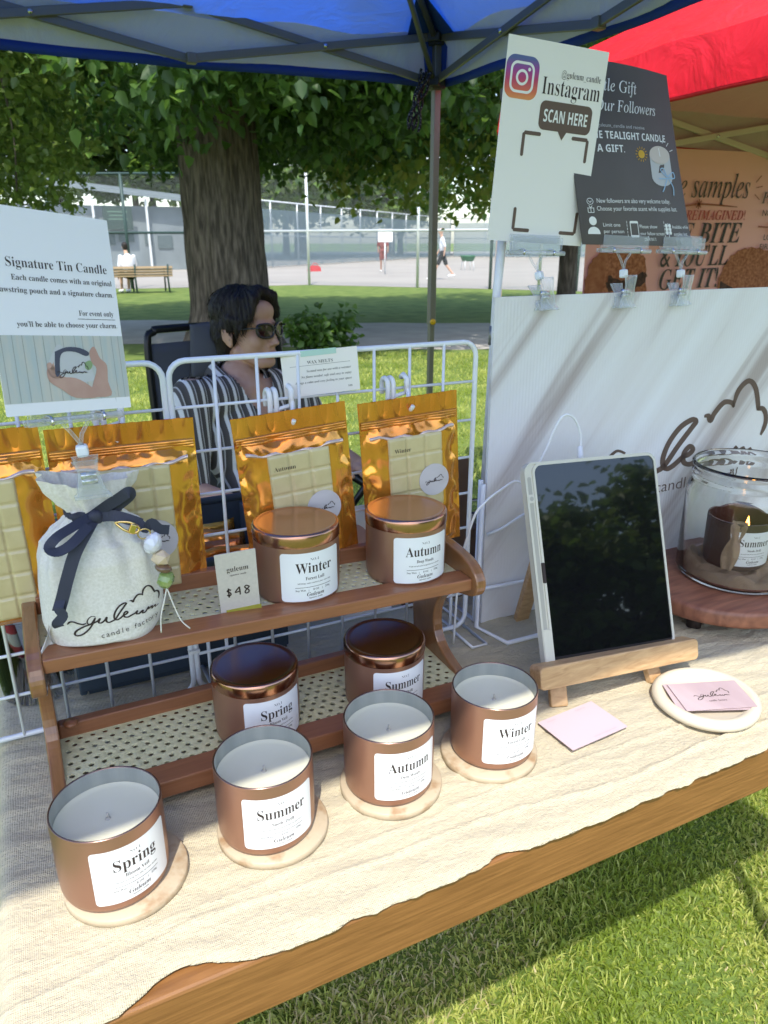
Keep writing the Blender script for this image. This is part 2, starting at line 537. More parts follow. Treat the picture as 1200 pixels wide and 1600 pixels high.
def hem(x):
    h = .4120 + .0012*math.sin(x*11) + .0012*snoise(x*30, 3.3, 0, 2)+.0013*snoise(x*95, 1.1, 0, 5)+.0008*snoise(x*260, 2.1, 0, 3)
    h += .020*math.exp(-((x-.045)/.036)**2) + .007*math.exp(-((x-.33)/.02)**2)
    return h
def clothz(x, y):
    d = (y-.42)
    z = .0008*snoise(x*14, y*60, 0, 1)+.0009*snoise(x*35+y*12, y*95+x*14, 0, 2)+.0006*snoise(x*60, y*210, 0, 3)
    z += .0012*max(0, snoise(x*4+1.7, y*28+x*3, 0, 4))*min(1, max(0, d/.03))*.6
    for (a_, b_, c_, k_) in ((9, 52, 1, .0007), (19, 74, 5, .0007), (46, 40, 8, .0006), (64, 58, 3, .0005)):
        yw = y+.010*snoise(x*13, y*17, 0, c_+2)+.004*snoise(x*41, y*37, 0, c_)
        z += k_*(1-abs(snoise(x*a_+yw*(c_*3-6), yw*b_+x*(c_*3-9), 0, c_)))**9
    z += .0024*max(0, 1-abs(y-.452-.010*math.sin(x*7+.6)-.004*math.sin(x*23))/.004) + .0016*max(0, 1-abs(y-.475-.006*math.sin(x*5)-.10*x*(x > .3)*.12)/.003)
    # loose folds at the right-hand back
    z += .010*max(0, min(1, (x-.68)/.15))*max(0, min(1, (y-.47)/.1))*max(0, snoise(x*8+y*4, y*16-x*10, 0, 6))*.5
    return z
def cloth_pt(u, v):
    # u along X (first part is the left drape), v depth
    L = 1.30+.30
    s_ = u*L
    yy0 = hem(max(-.08, s_-.30-.085))
    y = yy0+(1.13-yy0)*v
    R = .012
    xe = -.086
    t = s_-.30
    if t > R*math.pi/2-.0:
        x = xe+R+(t-R*math.pi/2); z = T
        n = (0, 1)
    elif t > 0:
        a = t/R
        x = xe+R-R*math.cos(a) if False else xe+R*(1-math.sin(math.pi/2-a)) ; z = T-R+R*math.cos(math.pi/2-a)
        n = (-math.cos(a), math.sin(a))
    else:
        x = xe-.010*(-t/.3)-.012*math.sin(y*26+.6)*(-t/.3)-.004*math.sin(y*60)*(-t/.3); z = T-R+t
        n = (-1, 0)
    dz = 1.25*clothz(x+(-t*.7 if t < 0 else 0), y)+.0004
    if v < .012 and t > .02: dz -= .0035*(1-v/.012)
    return (x+n[0]*dz, y, z+n[1]*dz)
b = MB(); b.grid(cloth_pt, 300, 320)
cl = b.build('tablecloth', M['cloth'], solid=.0004)
tag(cl, 'crinkled cream gauze cloth spread over the table and hanging down its left end', 'tablecloth')

# ------------------------------------------------------------------ two-tier cane shelf
SX0, SX1 = -.036, .424
sh = thing('display_shelf', (.194, .67, T), 'two-tier red-brown wooden display shelf with woven cane trays', 'shelf')
side = [(.752, .786), (.760, .88), (.765, .965), (.742, .972), (.700, .973), (.660, .971), (.632, .966), (.617, .957), (.611, .946), (.614, .934), (.624, .927),
        (.650, .920), (.676, .908), (.694, .890), (.703, .868), (.700, .845), (.686, .829), (.662, .819), (.630, .812), (.606, .809), (.600, .802), (.600, .786)]
sd = smooth2(side[1:]+[], 3)
sd = [side[0]]+sd
def side_panel(x0):
    b = MB(); fr = lambda a, c, h: Vector((x0+h, a, c))
    b.prism(sd, 0, .013, fr)
    return b.build('side_panel', M['side_wood'], sh, bevel=.0018)
side_panel(SX0); side_panel(SX1-.013)
xa, xb = SX0+.013, SX1-.013
def tz(x): return .9635-.030*(x-xa)          # the upper tray leans a little
def tray(name, y0, y1, zf, thick, backh):
    p = bpy.data.objects.new(name, None); col.objects.link(p); p.parent = sh
    def bar(nm, ya, yb, za, zb):
        b = MB()
        vs = []
        for x in (xa, xb):
            o_ = zf(x)
            vs += [(x, ya, o_+za), (x, yb, o_+za), (x, yb, o_+zb), (x, ya, o_+zb)]
        b.add(vs, [[0, 1, 2, 3], [7, 6, 5, 4], [0, 4, 5, 1], [1, 5, 6, 2], [2, 6, 7, 3], [3, 7, 4, 0]])
        b.build(nm, M['shelf_wood'], p, bevel=.0015)
    bar('front_rail', y0, y0+.028, -thick, 0)
    bar('back_rail', y1-.012, y1, -thick, backh)
    # cane weave with open holes, staggered
    b = MB()
    dx, dy = .0125, .0105
    ya, yb = y0+.028, y1-.012
    ny = int(round((yb-ya)/dy)); dy = (yb-ya)/ny
    nx = int(round((xb-xa)/dx)); dx = (xb-xa)/nx
    for j in range(ny):
        off = (j % 2)*.5
        for i in range(-1, nx+1):
            ax, bx = xa+(i+off)*dx, xa+(i+off+1)*dx
            ax, bx = max(ax, xa), min(bx, xb)
            if bx-ax < 1e-5: continue
            ay, by = ya+j*dy, ya+(j+1)*dy
            cx_, cy_ = (ax+bx)/2, (ay+by)/2
            full = bx-ax > dx*.9
            if not full:
                b.add([(ax, ay, zf(ax)-.004), (bx, ay, zf(bx)-.004), (bx, by, zf(bx)-.004), (ax, by, zf(ax)-.004)], [[0, 1, 2, 3]]); continue
            out = [(ax, ay), (cx_, ay), (bx, ay), (bx, cy_), (bx, by), (cx_, by), (ax, by), (ax, cy_)]
            rx, ry = dx*.23, dy*.27
            inn = [(cx_+rx*math.cos(rad(225+45*k)), cy_+ry*math.sin(rad(225+45*k))) for k in range(8)]
            vs = [(x, y, zf(x)-.004) for x, y in out]+[(x, y, zf(x)-.0044) for x, y in inn]+[(x, y, zf(x)-.0056) for x, y in inn]
            b.add(vs, [[k, (k+1) % 8, 8+(k+1) % 8, 8+k] for k in range(8)]+[[8+k, 8+(k+1) % 8, 16+(k+1) % 8, 16+k] for k in range(8)])
    b.build('cane_panel', M['cane'], p)
    return p
tray('upper_tray', .620, .733, tz, .014, .014)
tray('lower_tray', .604, .735, lambda x: .8165, .019, .012)
for x in (xa+.012, xb-.012):
    b = MB()
    b.lathe([(.0, 0), (.007, 0), (.0075, .002), (.006, .004), (0, .0045)], 16, (x, .72, .829))
    b.build('dowel_cap', M['shelf_wood'], sh)

# ------------------------------------------------------------------ candles
R_T = .0445
def tin_profile(h):
    r = R_T
    return [(.0, .0005), (r*.90, .0005), (r*.955, .002), (r*.985, .0065), (r*.995, .014), (r, .03), (r, h-.002), (r-.0002, h)]
def body_mesh(h):
    b = MB()
    b.lathe(tin_profile(h), 72, m=0)
    b.lathe([(R_T-.0002, h), (R_T-.0006, h+.0006), (R_T-.0014, h+.0006), (R_T-.0018, h-.0002)], 72, m=2)
    b.lathe([(R_T-.0018, h-.0002), (R_T-.0019, h-.03), (R_T-.0019, .004), (0, .004)], 72, m=1)
    return b
INFO = {'Spring': ('NO.1', 'Bloom Veil', 'The scent of evening mist, softly lit to bare shoulder'),
        'Summer': ('NO.2', 'Suede Drift', 'Salt-soaked driftwood, sun-warm light and quiet shores'),
        'Autumn': ('NO.3', 'Deep Woods', 'Woody oud and smoke through fallen leaves and earth'),
        'Winter': ('NO.4', 'Forest Lull', 'Still foliage, amber snowfall in pines, winter night')}
def label_mesh(name, R_=R_T, ang=44., z0=.0105, z1=.0635):
    b = MB()
    W_ = 2*rad(ang)*R_; H_ = z1-z0
    def fr(x, y, h=0.):
        a = x/R_
        r = R_+.00025+h
        return Vector((r*math.sin(a), -r*math.cos(a), z0+H_/2+y))
    rr = .0035
    def g(u, v):
        x = (u-.5)*W_; y = (v-.5)*H_
        # rounded corners: squeeze rows near the ends
        dyy = max(0, abs(y)-(H_/2-rr))
        k = W_/2-rr+math.sqrt(max(0, rr*rr-dyy*dyy))
        return fr(x*k/(W_/2), y)
    vv = MB()
    rows = [0, .006, .02, .045, .075]+list(np.linspace(.1, .9, 7))+[.925, .955, .98, .994, 1]
    b.grid(lambda u, v: g(u, rows[int(round(v*(len(rows)-1)))]), 36, len(rows)-1)
    no, sub, line = INFO[name]
    hh = .00012
    b.text(no, 'serif', .0042, .001, H_*.335, fr, hh, 1, thin=-.02)
    b.text(name, 'serif', .0158, .001, H_*.09, fr, hh, 1, width={'Spring': .037, 'Summer': .0445, 'Autumn': .0445, 'Winter': .040}[name], thin=-.003)
    b.text(sub, 'serif', .0050, .001, -H_*.055, fr, hh, 2, width=.0205)
    b.text(line, 'serif', .0021, .001, -H_*.135, fr, hh, 2, width=.037)
    for k in range(18):
        a, c = -.020+k*.0022, -.020+(k+1)*.0022
        b.add([fr(a, -H_*.212, hh), fr(c, -H_*.212, hh), fr(c, -H_*.203, hh), fr(a, -H_*.203, hh)], [[0, 1, 2, 3]], 2)
    b.text('Soy Wax', 'serif', .0029, -.0145, -H_*.285, fr, hh, 2)
    b.text('8 OZ', 'serif', .0029, .0015, -H_*.285, fr, hh, 2)
    b.text('226g', 'serif', .0028, .0150, -H_*.285, fr, hh, 2)
    for x in (-.0065, .0085):
        b.add([fr(x, -H_*.30, hh), fr(x+.0003, -H_*.30, hh), fr(x+.0003, -H_*.255, hh), fr(x, -H_*.255, hh)], [[0, 1, 2, 3]], 2)
    b.text('Guleum', 'bi', .0060, .001, -H_*.395, fr, hh, 1)
    b.text('signature candle', 'serif', .0021, .001, -H_*.447, fr, hh, 2)
    return b
BODY_M = [M['copper_matt'], M['tin_inner'], M['tin_rim']]
protoC = {}
def stone_coaster(x, y, label):
    c = MB()
    n = 72
    pr_ = [(0, .0), (.0495, .0), (.0512, .0012), (.0512, .0066), (.0500, .0078), (0, .0080)]
    c.lathe(pr_, n)
    for i, v in enumerate(c.v):
        k = 1+.006*snoise(v[0]*60, v[1]*60, 0, 2)
        c.v[i] = (v[0]*k, v[1]*k, v[2])
    o = c.build('stone_coaster', M['stone']); o.location = (x, y, T+.001); o.rotation_euler.z = x*9
    tag(o, label, 'coaster', 'stone coasters under the open candles')
def open_candle(season, x, y, az, label):
    h = .0745
    t = thing('open_candle', (x, y, T+.0094), label, 'candle', 'open candles along the front of the table', rad(az))
    if 'body' not in protoC:
        protoC['body'] = body_mesh(h).build('tin_body', BODY_M, t, world=False)
        b = MB()
        ri = R_T-.0021
        b.lathe([(ri, h-.0150), (ri-.0012, h-.0160), (ri-.006, h-.0166), (.02, h-.0168), (.006, h-.0171), (0, h-.0172)], 64)
        protoC['wax'] = b.build('wax', M['wax'], t, world=False)
        b = MB()
        b.tube([(0, 0, h-.018), (.0004, 0, h-.0145), (.0002, .0006, h-.0115)], [.0013, .0011, .0009], 8)
        b.lathe([(.0026, 0), (.0018, .0008), (.0010, .0013)], 14, (0, 0, h-.0172))
        protoC['wick'] = b.build('wick', M['wick'], protoC['wax'], world=False)
    else:
        part_copy(protoC['body'], t)
        wx_ = part_copy(protoC['wax'], t); part_copy(protoC['wick'], wx_)
    label_mesh(season).build('label', [M['label'], M['ink'], M['ink_soft']], t, world=False)
for s_, x, y, az, txt in (('Spring', .007, .537, 19, 'open copper candle labelled Spring, nearest the left end of the table'),
                          ('Summer', .141, .537, 2, 'open copper candle labelled Summer standing on a stone coaster'),
                          ('Autumn', .269, .541, .5, 'open copper candle labelled Autumn in the front row on the cloth'),
                          ('Winter', .391, .539, -3, 'open copper candle labelled Winter beside the tablet easel')):
    open_candle(s_, x, y, az, txt)
    stone_coaster(x+{'Spring': .008, 'Summer': .005, 'Autumn': .002, 'Winter': -.004}[s_], y-.001, 'round travertine coaster under the open %s candle' % s_)
def lidded_tin(season, x, y, z, az, label):
    h = .0650
    t = thing('lidded_candle_tin', (x, y, z), label, 'candle tin', 'lidded candle tins on the cane shelf', rad(az))
    if 'lbody' not in protoC:
        protoC['lbody'] = body_mesh(h).build('tin_body', BODY_M, t, world=False)
        b = MB()
        r = R_T+.0003
        b.lathe([(r, h-.0005), (r+.0004, h+.0005), (r+.0004, h+.0105), (r-.0004, h+.0124), (r-.0020, h+.0134), (r-.0035, h+.0134), (r-.0050, h+.0128), (r-.008, h+.0126), (0, h+.0126)], 80)
        protoC['lid'] = b.build('lid', M['copper_lid'], t, world=False)
    else:
        part_copy(protoC['lbody'], t); part_copy(protoC['lid'], t)
    label_mesh(season, z0=.007, z1=.0595).build('label', [M['label'], M['ink'], M['ink_soft']], t, world=False)
lidded_tin('Winter', .229, .678, tz(.229)-.0038, 3, 'lidded copper tin labelled Winter on the upper cane tray beside the price card')
lidded_tin('Autumn', .355, .673, tz(.355)-.0038, 0, 'lidded copper tin labelled Autumn at the right end of the upper cane tray')
lidded_tin('Spring', .169, .653, .8128, 12, 'lidded copper tin labelled Spring on the lower cane tray')
lidded_tin('Summer', .314, .643, .8128, 3, 'lidded copper tin labelled Summer on the lower cane tray')

# ------------------------------------------------------------------ wire grid panels
GY = .78
def grid_panel(x0, x1, label, nx, zt=1.185, zb=.792, foot=True):
    t = thing('wire_grid', ((x0+x1)/2, GY, T), label, 'wire rack', 'white wire grid panels standing behind the shelf')
    b = MB()
    r = .018
    pts = [(x0+(1 if sx > 0 else -1)*0, 0) for sx in ()]
    cor = rrect(x1-x0, zt-zb, r, 5, (x0+x1)/2, (zt+zb)/2)
    b.tube([(x, GY, z) for x, z in cor], .0033, 8, closed=True)
    b.build('outer_frame', M['wire'], t)
    b = MB()
    for i in range(1, nx):
        x = x0+(x1-x0)*i/nx
        b.tube([(x, GY-.0015, zb), (x, GY-.0015, zt)], .0019, 6)
    nz = 8
    for j in range(1, nz):
        z = zb+(zt-zb)*j/nz
        b.tube([(x0, GY+.0015, z), (x1, GY+.0015, z)], .0019, 6)
    b.build('wire_mesh', M['wire'], t)
    return t
gp = grid_panel(.1335, .507, 'white wire grid panel holding the Autumn and Winter wax bags', 8)
gl = grid_panel(-.2455, .1275, 'white wire grid panel at the left behind the drawstring pouch', 8)
for z in (1.125, .85):
    b = MB()
    b.tube([(.1275+.003*math.cos(a)*1.9+.003, GY+.0062*math.sin(a), z) for a in np.linspace(0, 2*math.pi, 14)[:-1]], .0011, 5, closed=True)
    b.box((.1305, GY-.0075, z), (.012, .003, .004))
    b.build('cable_tie', M['plastic_white'], gp)
for p_, xs in ((gp, (.16, .497)), (gl, (-.22,))):
    for x in xs:
        b = MB(); s_ = .011
        b.tube([(x-s_, GY+.004, .86), (x-s_, GY+.004, .792), (x-s_, GY+.075, .7885), (x+s_, GY+.075, .7885), (x+s_, GY+.004, .792), (x+s_, GY+.004, .86)], .0022, 6)
        b.tube([(x-s_, GY+.004, .7885), (x-s_, GY-.055, .7885), (x+s_, GY-.055, .7885), (x+s_, GY+.004, .7885)], .0022, 6)
        b.build('foot', M['wire'], p_)

def grid_hook(x, z, label):
    t = thing('grid_hook', (x, GY, z), label, 'hook', 'white plastic hooks on the wire grid')
    b = MB()
    # saddle hooked over the wire, a bar, then the upturned prong
    y = GY-.004
    for dx in (-.0035, .0035):
        b.tube(smooth2([(x+dx, GY+.008, z-.012), (x+dx, GY+.008, z+.002), (x+dx, GY, z+.0075), (x+dx, y-.004, z+.002), (x+dx, y-.004, z-.018)], 4), .0030, 8)
    b.build('saddle', M['plastic_white'], t)
    b = MB()
    b.tube(smooth2([(x+.020, y-.004, z+.004), (x+.021, y-.008, z-.010), (x+.014, y-.024, z-.021), (x+.011, y-.034, z-.024), (x+.011, y-.040, z-.019)], 5), .0026, 8)
    b.tube([(x+.021, GY+.006, z+.006), (x+.021, GY, z+.010), (x+.021, y-.005, z+.006), (x+.021, y-.005, z-.010)], .0032, 8)
    b.tube([(x-.0035, y-.002, z-.016), (x+.021, y-.004, z-.010)], .0024, 8)
    b.build('prong', M['plastic_white'], t)
grid_hook(.241, 1.140, 'white hook on the grid carrying the Autumn wax bag')
grid_hook(.385, 1.142, 'white hook on the grid carrying the Winter wax bag')
grid_hook(.061, 1.139, 'white hook on the grid carrying the Summer wax bag')
grid_hook(-.075, 1.139, 'white hook on the grid carrying the leftmost wax bag')

# ------------------------------------------------------------------ foil bags of wax melts
def foil_mat(name, c1, c2, metal=.82):
    m = mat(name, c1, .16, metal, col2=c2, nscale=9, ndetail=2, coat=.6)
    t = m.node_tree; b = t.nodes['Principled BSDF']
    tc = t.nodes.new('ShaderNodeTexCoord')
    n = t.nodes.new('ShaderNodeTexNoise'); n.inputs['Scale'].default_value = 21; n.inputs['Detail'].default_value = 1.2; n.inputs['Distortion'].default_value = .7
    t.links.new(tc.outputs['Object'], n.inputs['Vector'])
    bp = t.nodes.new('ShaderNodeBump'); bp.inputs['Strength'].default_value = .5; bp.inputs['Distance'].default_value = .009
    t.links.new(n.outputs['Fac'], bp.inputs['Height']); t.links.new(bp.outputs[0], b.inputs['Normal'])
    return m
M['foil'] = foil_mat('amber_foil', (.80, .26, .035), (.88, .42, .06), .72)
M['foil_red'] = foil_mat('deep_amber_film', (.50, .13, .02), (.72, .28, .05), .6)
M['melt'] = mat('pale_wax_bar', (.62, .52, .28), .30, col2=(.56, .46, .24), nscale=60, coat=.5)
M['film_edge'] = mat('clear_film_crease', (.72, .55, .48), .12, .3, coat=.8)
M['marble'] = mat('marbled_sticker', (.58, .54, .55), .4, col2=(.42, .37, .36), nscale=9, stretch=(1, 1, 3.2), rampos=(.5, .8))
M['gold_film'] = mat('yellow_film_edge', (.75, .48, .02), .2, .55, coat=.5)
def wax_bag(x0, x1, zt, zb, y, roll, season, label, sx=.5, sz=.30, seed=0):
    w_, h_ = x1-x0, zt-zb
    t = thing('wax_melt_bag', ((x0+x1)/2, y, zb), label, 'wax bag', 'amber foil bags of wax melts hung on the grid')
    fr = frame(((x0+x1)/2, y, zt), (math.cos(roll), -.04, math.sin(roll)), (-math.sin(roll), .02, math.cos(roll)))
    def bulge(u, v):   # v 0 bottom .. 1 top
        if v > .87: return .0012*math.sin(u*40+seed)*(v-.87)/.13*1.8
        e = min(u, 1-u)*w_; q = (.87-v)*h_
        k = min(1, e/.022)*min(1, q/.02)*min(1, v*h_/.008)
        k = k*k*(3-2*k)
        c_ = .0032*snoise(u*11+seed, v*15, 0, seed)*(1-.75*k) + .0016*snoise(u*31, v*29+seed, 0, seed+3)*(1-.85*k)
        ed = min(1, e/.006)
        return (.007*k+c_*ed*min(1, v*h_/.006)*min(1, q/.004))
    b = MB()
    b.grid(lambda u, v: fr((u-.5)*w_, -h_+v*h_, bulge(u, v)), 56, 84)
    b.grid(lambda u, v: fr((u-.5)*w_, -h_+v*h_, -.35*bulge(u, v)-.0006), 20, 30, flip=True)
    b.build('foil', M['foil'], t)
    # zip ridges
    b = MB()
    for k, q in enumerate((.128, .142, .156)):
        b.grid(lambda u, v: fr((u-.5)*w_*.97, -q*h_+.0024*(v-.5)*2, bulge(u, 1-q)+.0016*math.sin(math.pi*v)+.0003), 24, 4)
    b.build('zip_seal', M['foil'], t)
    # wax bar
    bw, bh = w_*.56, h_*.72
    cx_, cy_ = w_*.02, -h_*.235-bh/2
    nc, nr = 4 if seed > 5 else 3, 6
    b = MB()
    def bar(u, v):
        a = abs((u*nc) % 1-.5)*2; c = abs((v*nr) % 1-.5)*2
        ex = min(u, 1-u)*bw; ey = min(v, 1-v)*bh
        g = 1-max(0, (max(a, c)-.80)/.20)
        z = .0085+.0022*g*g*(3-2*g)
        z *= min(1, (ex/.0015))*.5+.5 if ex < .0015 else 1
        return fr(cx_+(u-.5)*bw, cy_+(v-.5)*bh, z)
    b.grid(bar, nc*14, nr*12)
    per = [(0, 0), (1, 0), (1, 1), (0, 1)]
    vs = [bar(*p) for p in per]+[fr(cx_+(p[0]-.5)*bw, cy_+(p[1]-.5)*bh, -.001) for p in per]
    b.add(vs, [[i, 4+i, 4+(i+1) % 4, (i+1) % 4] for i in range(4)])
    b.text(season, 'serif', .0070, cx_-bw*.25, cy_+bh*.37, fr, .0112, 1, thin=-.012)
    wb = b.build('wax_bar', [M['melt'], M['ink']], t)
    # film crease above the bar, and side strips of clearer film
    b = MB()
    def cre(u, v):
        x = (u-.5)*w_*.86
        yy = -h_*.175-.010*(.35+.65*math.cos((u-.5)*2.6))-.0012*math.sin(u*23+seed)-v*.0042
        return fr(x, yy, .0062+.0022*math.sin(math.pi*v)+.0008*math.sin(u*31))
    b.grid(cre, 40, 4)
    b.build('film_crease', M['film_edge'], t)
    b = MB()
    R_ = w_*.155
    sxp, syp = cx_+(sx-.5)*bw, -h_*(1-sz)
    b.prism(circ(sxp, syp, R_, 40), .0108, .0115, fr)
    logo(b, fr, sxp-R_*.62, syp-R_*.12, R_*1.2, .0118, .0007, 1, False)
    b.build('sticker', [M['marble'], M['ink']], t)
wax_bag(.330, .456, 1.133, .946, .742, .055, 'Winter', 'amber foil bag with the Winter wax bar, nearest the logo board', .80, .46, 2)
wax_bag(.184, .311, 1.132, .946, .738, .075, 'Autumn', 'amber foil bag with the Autumn wax bar, behind the lidded Winter tin', .80, .40, 4)
wax_bag(.008, .145, 1.136, .955, .735, .000, 'Summer', 'wide amber foil bag with the Summer wax bar, behind the drawstring pouch', .72, .34, 7)
wax_bag(-.128, .004, 1.140, .948, .740, .020, 'Spring', 'leftmost amber foil bag, cut off by the picture edge', .35, .42, 9)

# ------------------------------------------------------------------ cards
def flat_card(name, loc, X, Y, w_, h_, th, m):
    fr = frame(loc, X, Y)
    b = MB(); b.prism(rrect(w_, h_, .0008, 2), -th, 0, fr)
    return b, fr
# wax melts card taped on the grid bar
b, fr = flat_card('c', (.2989, .7735, 1.1634), (.9662, -.2, .0711), (-.0801, 0, .9964), .0862, .0492, .0005, 0)
b.text('WAX MELTS', 'serif', .0052, 0, .0105, fr, .0002, 1, thin=-.006, width=.029)
b.add([fr(-.034, .0088, .0002), fr(.034, .0088, .0002), fr(.034, .0091, .0002), fr(-.034, .0091, .0002)], [[0, 1, 2, 3]], 1)
for k, s_ in enumerate(('Scented wax for use with a warmer', 'No flame needed, safe and easy to enjoy', 'Brings a calm and cosy feeling to your space')):
    b.text(s_, 'bi', .0036, .0345, .0015-k*.0062, fr, .0002, 1, 'R', thin=-.004)
b.text('$18', 'serif', .0030, .0345, -.0195, fr, .0002, 1, 'R', thin=-.01)
wc = b.build('wax_melts_card', [M['card_cream'], M['ink_soft']])
tag(wc, 'small cream WAX MELTS card taped to the top bar of the wire grid', 'card')
M['mint_tape'] = mat('mint_tape', (.45, .66, .58), .5)
b = MB(); b.prism([(-.021, .0192), (.019, .0192), (.019, .0256), (-.021, .0256)], .0003, .0007, fr)
b.build('tape', M['mint_tape'], wc)
# price card
b, fr = flat_card('c', (.155, .6385, .9905), (.9912, -.1201, .0555), (-.0831, -.2384, .9676), .0385, .078, .0006, 0)
b.text('guleum', 'serif', .0088, .001, .0165, fr, .0002, 1, width=.0205, thin=-.008)
b.text('signature candle', 'bi', .0026, .001, .0115, fr, .0002, 1, width=.016)
STR = [[(-.0085, .0022), (-.0100, .0034), (-.0118, .0022), (-.0108, .0008), (-.0092, -.0006), (-.0090, -.0026), (-.0108, -.0036), (-.0122, -.0022)],
       [(-.0106, .0050), (-.0107, -.0056)], [(-.0010, .0046), (-.0050, -.0008), (-.0004, -.0002)], [(-.0010, .0048), (-.0008, -.0044)],
       [(.0072, .0034), (.0052, .0048), (.0036, .0034), (.0048, .0014), (.0070, -.0010), (.0066, -.0034), (.0044, -.0040), (.0036, -.0022), (.0052, .0004), (.0074, .0026), (.0072, .0036)]]
for s_ in STR: b.stroke([(x*1.1+.002, y*1.1-.0085) for x, y in s_], .0014, fr, .0002, 1, False)
pc = b.build('price_card', [M['card_beige'], M['ink']])
tag(pc, 'beige price card reading $48 on the upper cane tray', 'card')
M['olive_tape'] = mat('olive_tape', (.36, .34, .05), .6)
b = MB(); b.prism([(-.014, -.0395), (.0205, -.0395), (.0205, -.030), (-.014, -.030)], .0002, .0008, fr)
b.build('tape', M['olive_tape'], pc)

# signature sign (postcard on the pouch clip)
SG = dict(loc=(.0316, .634, 1.2482), X=(.8759, .4712, -.1032), Y=(.0122, .1922, .9813))
b, fr = flat_card('c', SG['loc'], SG['X'], SG['Y'], .1062, .150, .0005, 0)
b.text('Signature Tin Candle', 'serif', .0100, .005, .0325, fr, .0002, 1, width=.083, thin=-.008)
b.text('Each candle comes with an original', 'serif', .0058, .0495, .0232, fr, .0002, 1, 'R', width=.0835, thin=-.004)
b.text('drawstring pouch and a signature charm.', 'serif', .0058, .0495, .0142, fr, .0002, 1, 'R', width=.0985, thin=-.004)
b.text('For event only', 'serif', .0058, .0475, -.0010, fr, .0002, 1, 'R', width=.031, thin=-.004)
b.add([fr(.015, -.0038, .0002), fr(.0485, -.0038, .0002), fr(.0485, -.0034, .0002), fr(.015, -.0034, .0002)], [[0, 1, 2, 3]], 1)
b.text("you'll be able to choose your charm.", 'serif', .0058, .0495, -.0102, fr, .0002, 1, 'R', width=.0845, thin=-.004)
# printed picture: planks, hands, pouch
M['plank_a'] = mat('print_planks', (.46, .52, .51), .6, col2=(.56, .55, .49), nscale=60, stretch=(3, 1, .4))
M['plank_line'] = mat('print_plank_lines', (.30, .31, .29), .6)
M['print_skin'] = mat('print_skin', (.55, .36, .29), .6, col2=(.48, .29, .23), nscale=40)
M['print_pouch'] = mat('print_pouch', (.55, .56, .56), .6)
M['print_navy'] = mat('print_navy', (.07, .075, .11), .6)
M['print_green'] = mat('print_green', (.25, .36, .17), .6)
pw = .0531
yb_, yt_ = -.066, -.0165
b.add([fr(-pw, yb_, .0002), fr(pw, yb_, .0002), fr(pw, yt_, .0002), fr(-pw, yt_, .0002)], [[0, 1, 2, 3]], 2)
for k in range(13):
    x = -pw+.004+k*.0082+.001*math.sin(k*3)
    b.add([fr(x, yb_, .0003), fr(x+.0004, yb_, .0003), fr(x+.0004, yt_, .0003), fr(x, yt_, .0003)], [[0, 1, 2, 3]], 3)
def pp(x, y): return (-.0530+((x+6-(y-483)*.10+9)/200.)*.1060, yt_-(y-483)/(630-483)*.0495)
def pic(pts, m, h): 
    q = smooth2([pp(x, y) for x, y in pts]+[pp(*pts[0])], 3)[:-1]
    area = sum(q[i][0]*q[(i+1) % len(q)][1]-q[(i+1) % len(q)][0]*q[i][1] for i in range(len(q)))
    if area < 0: q = q[::-1]
    b.prism(q, h-.0001, h, fr, m, top_only=True)
pic([(128, 625), (135, 590), (140, 560), (132, 545), (128, 520), (136, 508), (146, 535), (158, 552), (160, 590), (166, 625)], 4, .0004)
pic([(62, 545), (76, 503), (90, 515), (106, 520), (118, 518), (127, 530), (132, 560), (136, 585), (118, 590), (92, 588), (78, 575)], 5, .0005)
pic([(70, 541), (66, 555), (60, 560), (64, 585), (84, 605), (106, 625), (146, 625), (128, 598), (106, 580), (84, 575), (74, 560)], 4, .0006)
pic([(60, 545), (66, 543), (74, 560), (80, 578), (70, 578), (62, 565)], 4, .0006)
pic([(72, 519), (90, 509), (112, 511), (127, 522), (122, 530), (104, 520), (86, 520), (80, 535), (80, 570), (73, 570)], 6, .0007)
pic([(120, 545), (128, 540), (133, 550), (128, 562), (121, 558)], 7, .0008)
logo(b, fr, pp(76, 568)[0], pp(76, 568)[1], .026, .0009, .0006, 1, False)
sg = b.build('signature_sign', [M['card_grey'], M['ink'], M['plank_a'], M['plank_line'], M['print_skin'], M['print_pouch'], M['print_navy'], M['print_green']])
tag(sg, 'pale postcard sign headed Signature Tin Candle, clipped above the drawstring pouch', 'sign')

# instagram card
IG = dict(loc=(.6099, .80, 1.4071), X=(.9972, -.0707, -.055), Y=(.0432, -.0359, .9991))
w_, h_ = .1382, .2175
b, fr = flat_card('c', IG['loc'], IG['X'], IG['Y'], w_, h_, .0008, 0)
def ic(px, py):   # place by fractions of the card
    return ((px-.5)*w_, (.5-py)*h_)
M['app_icon'] = bpy.data.materials.new('app_icon_gradient'); M['app_icon'].use_nodes = True
t_ = M['app_icon'].node_tree; bs = t_.nodes['Principled BSDF']
tc = t_.nodes.new('ShaderNodeTexCoord'); sx_ = t_.nodes.new('ShaderNodeSeparateXYZ'); rp = t_.nodes.new('ShaderNodeValToRGB')
t_.links.new(tc.outputs['Object'], sx_.inputs[0])
mr = t_.nodes.new('ShaderNodeMapRange'); mr.inputs[1].default_value = 1.4505; mr.inputs[2].default_value = 1.497
t_.links.new(sx_.outputs[2], mr.inputs[0]); t_.links.new(mr.outputs[0], rp.inputs[0]); t_.links.new(rp.outputs[0], bs.inputs[0])
els = rp.color_ramp.elements
els[0].color = (.75, .38, .10, 1); els[1].color = (.10, .13, .32, 1); els[1].position = 1.
for p_, c_ in ((.3, (.68, .16, .08)), (.55, (.50, .05, .14)), (.78, (.30, .06, .30))):
    e_ = els.new(p_); e_.color = (*c_, 1)
cx_, cy_ = ic(.165, .185)
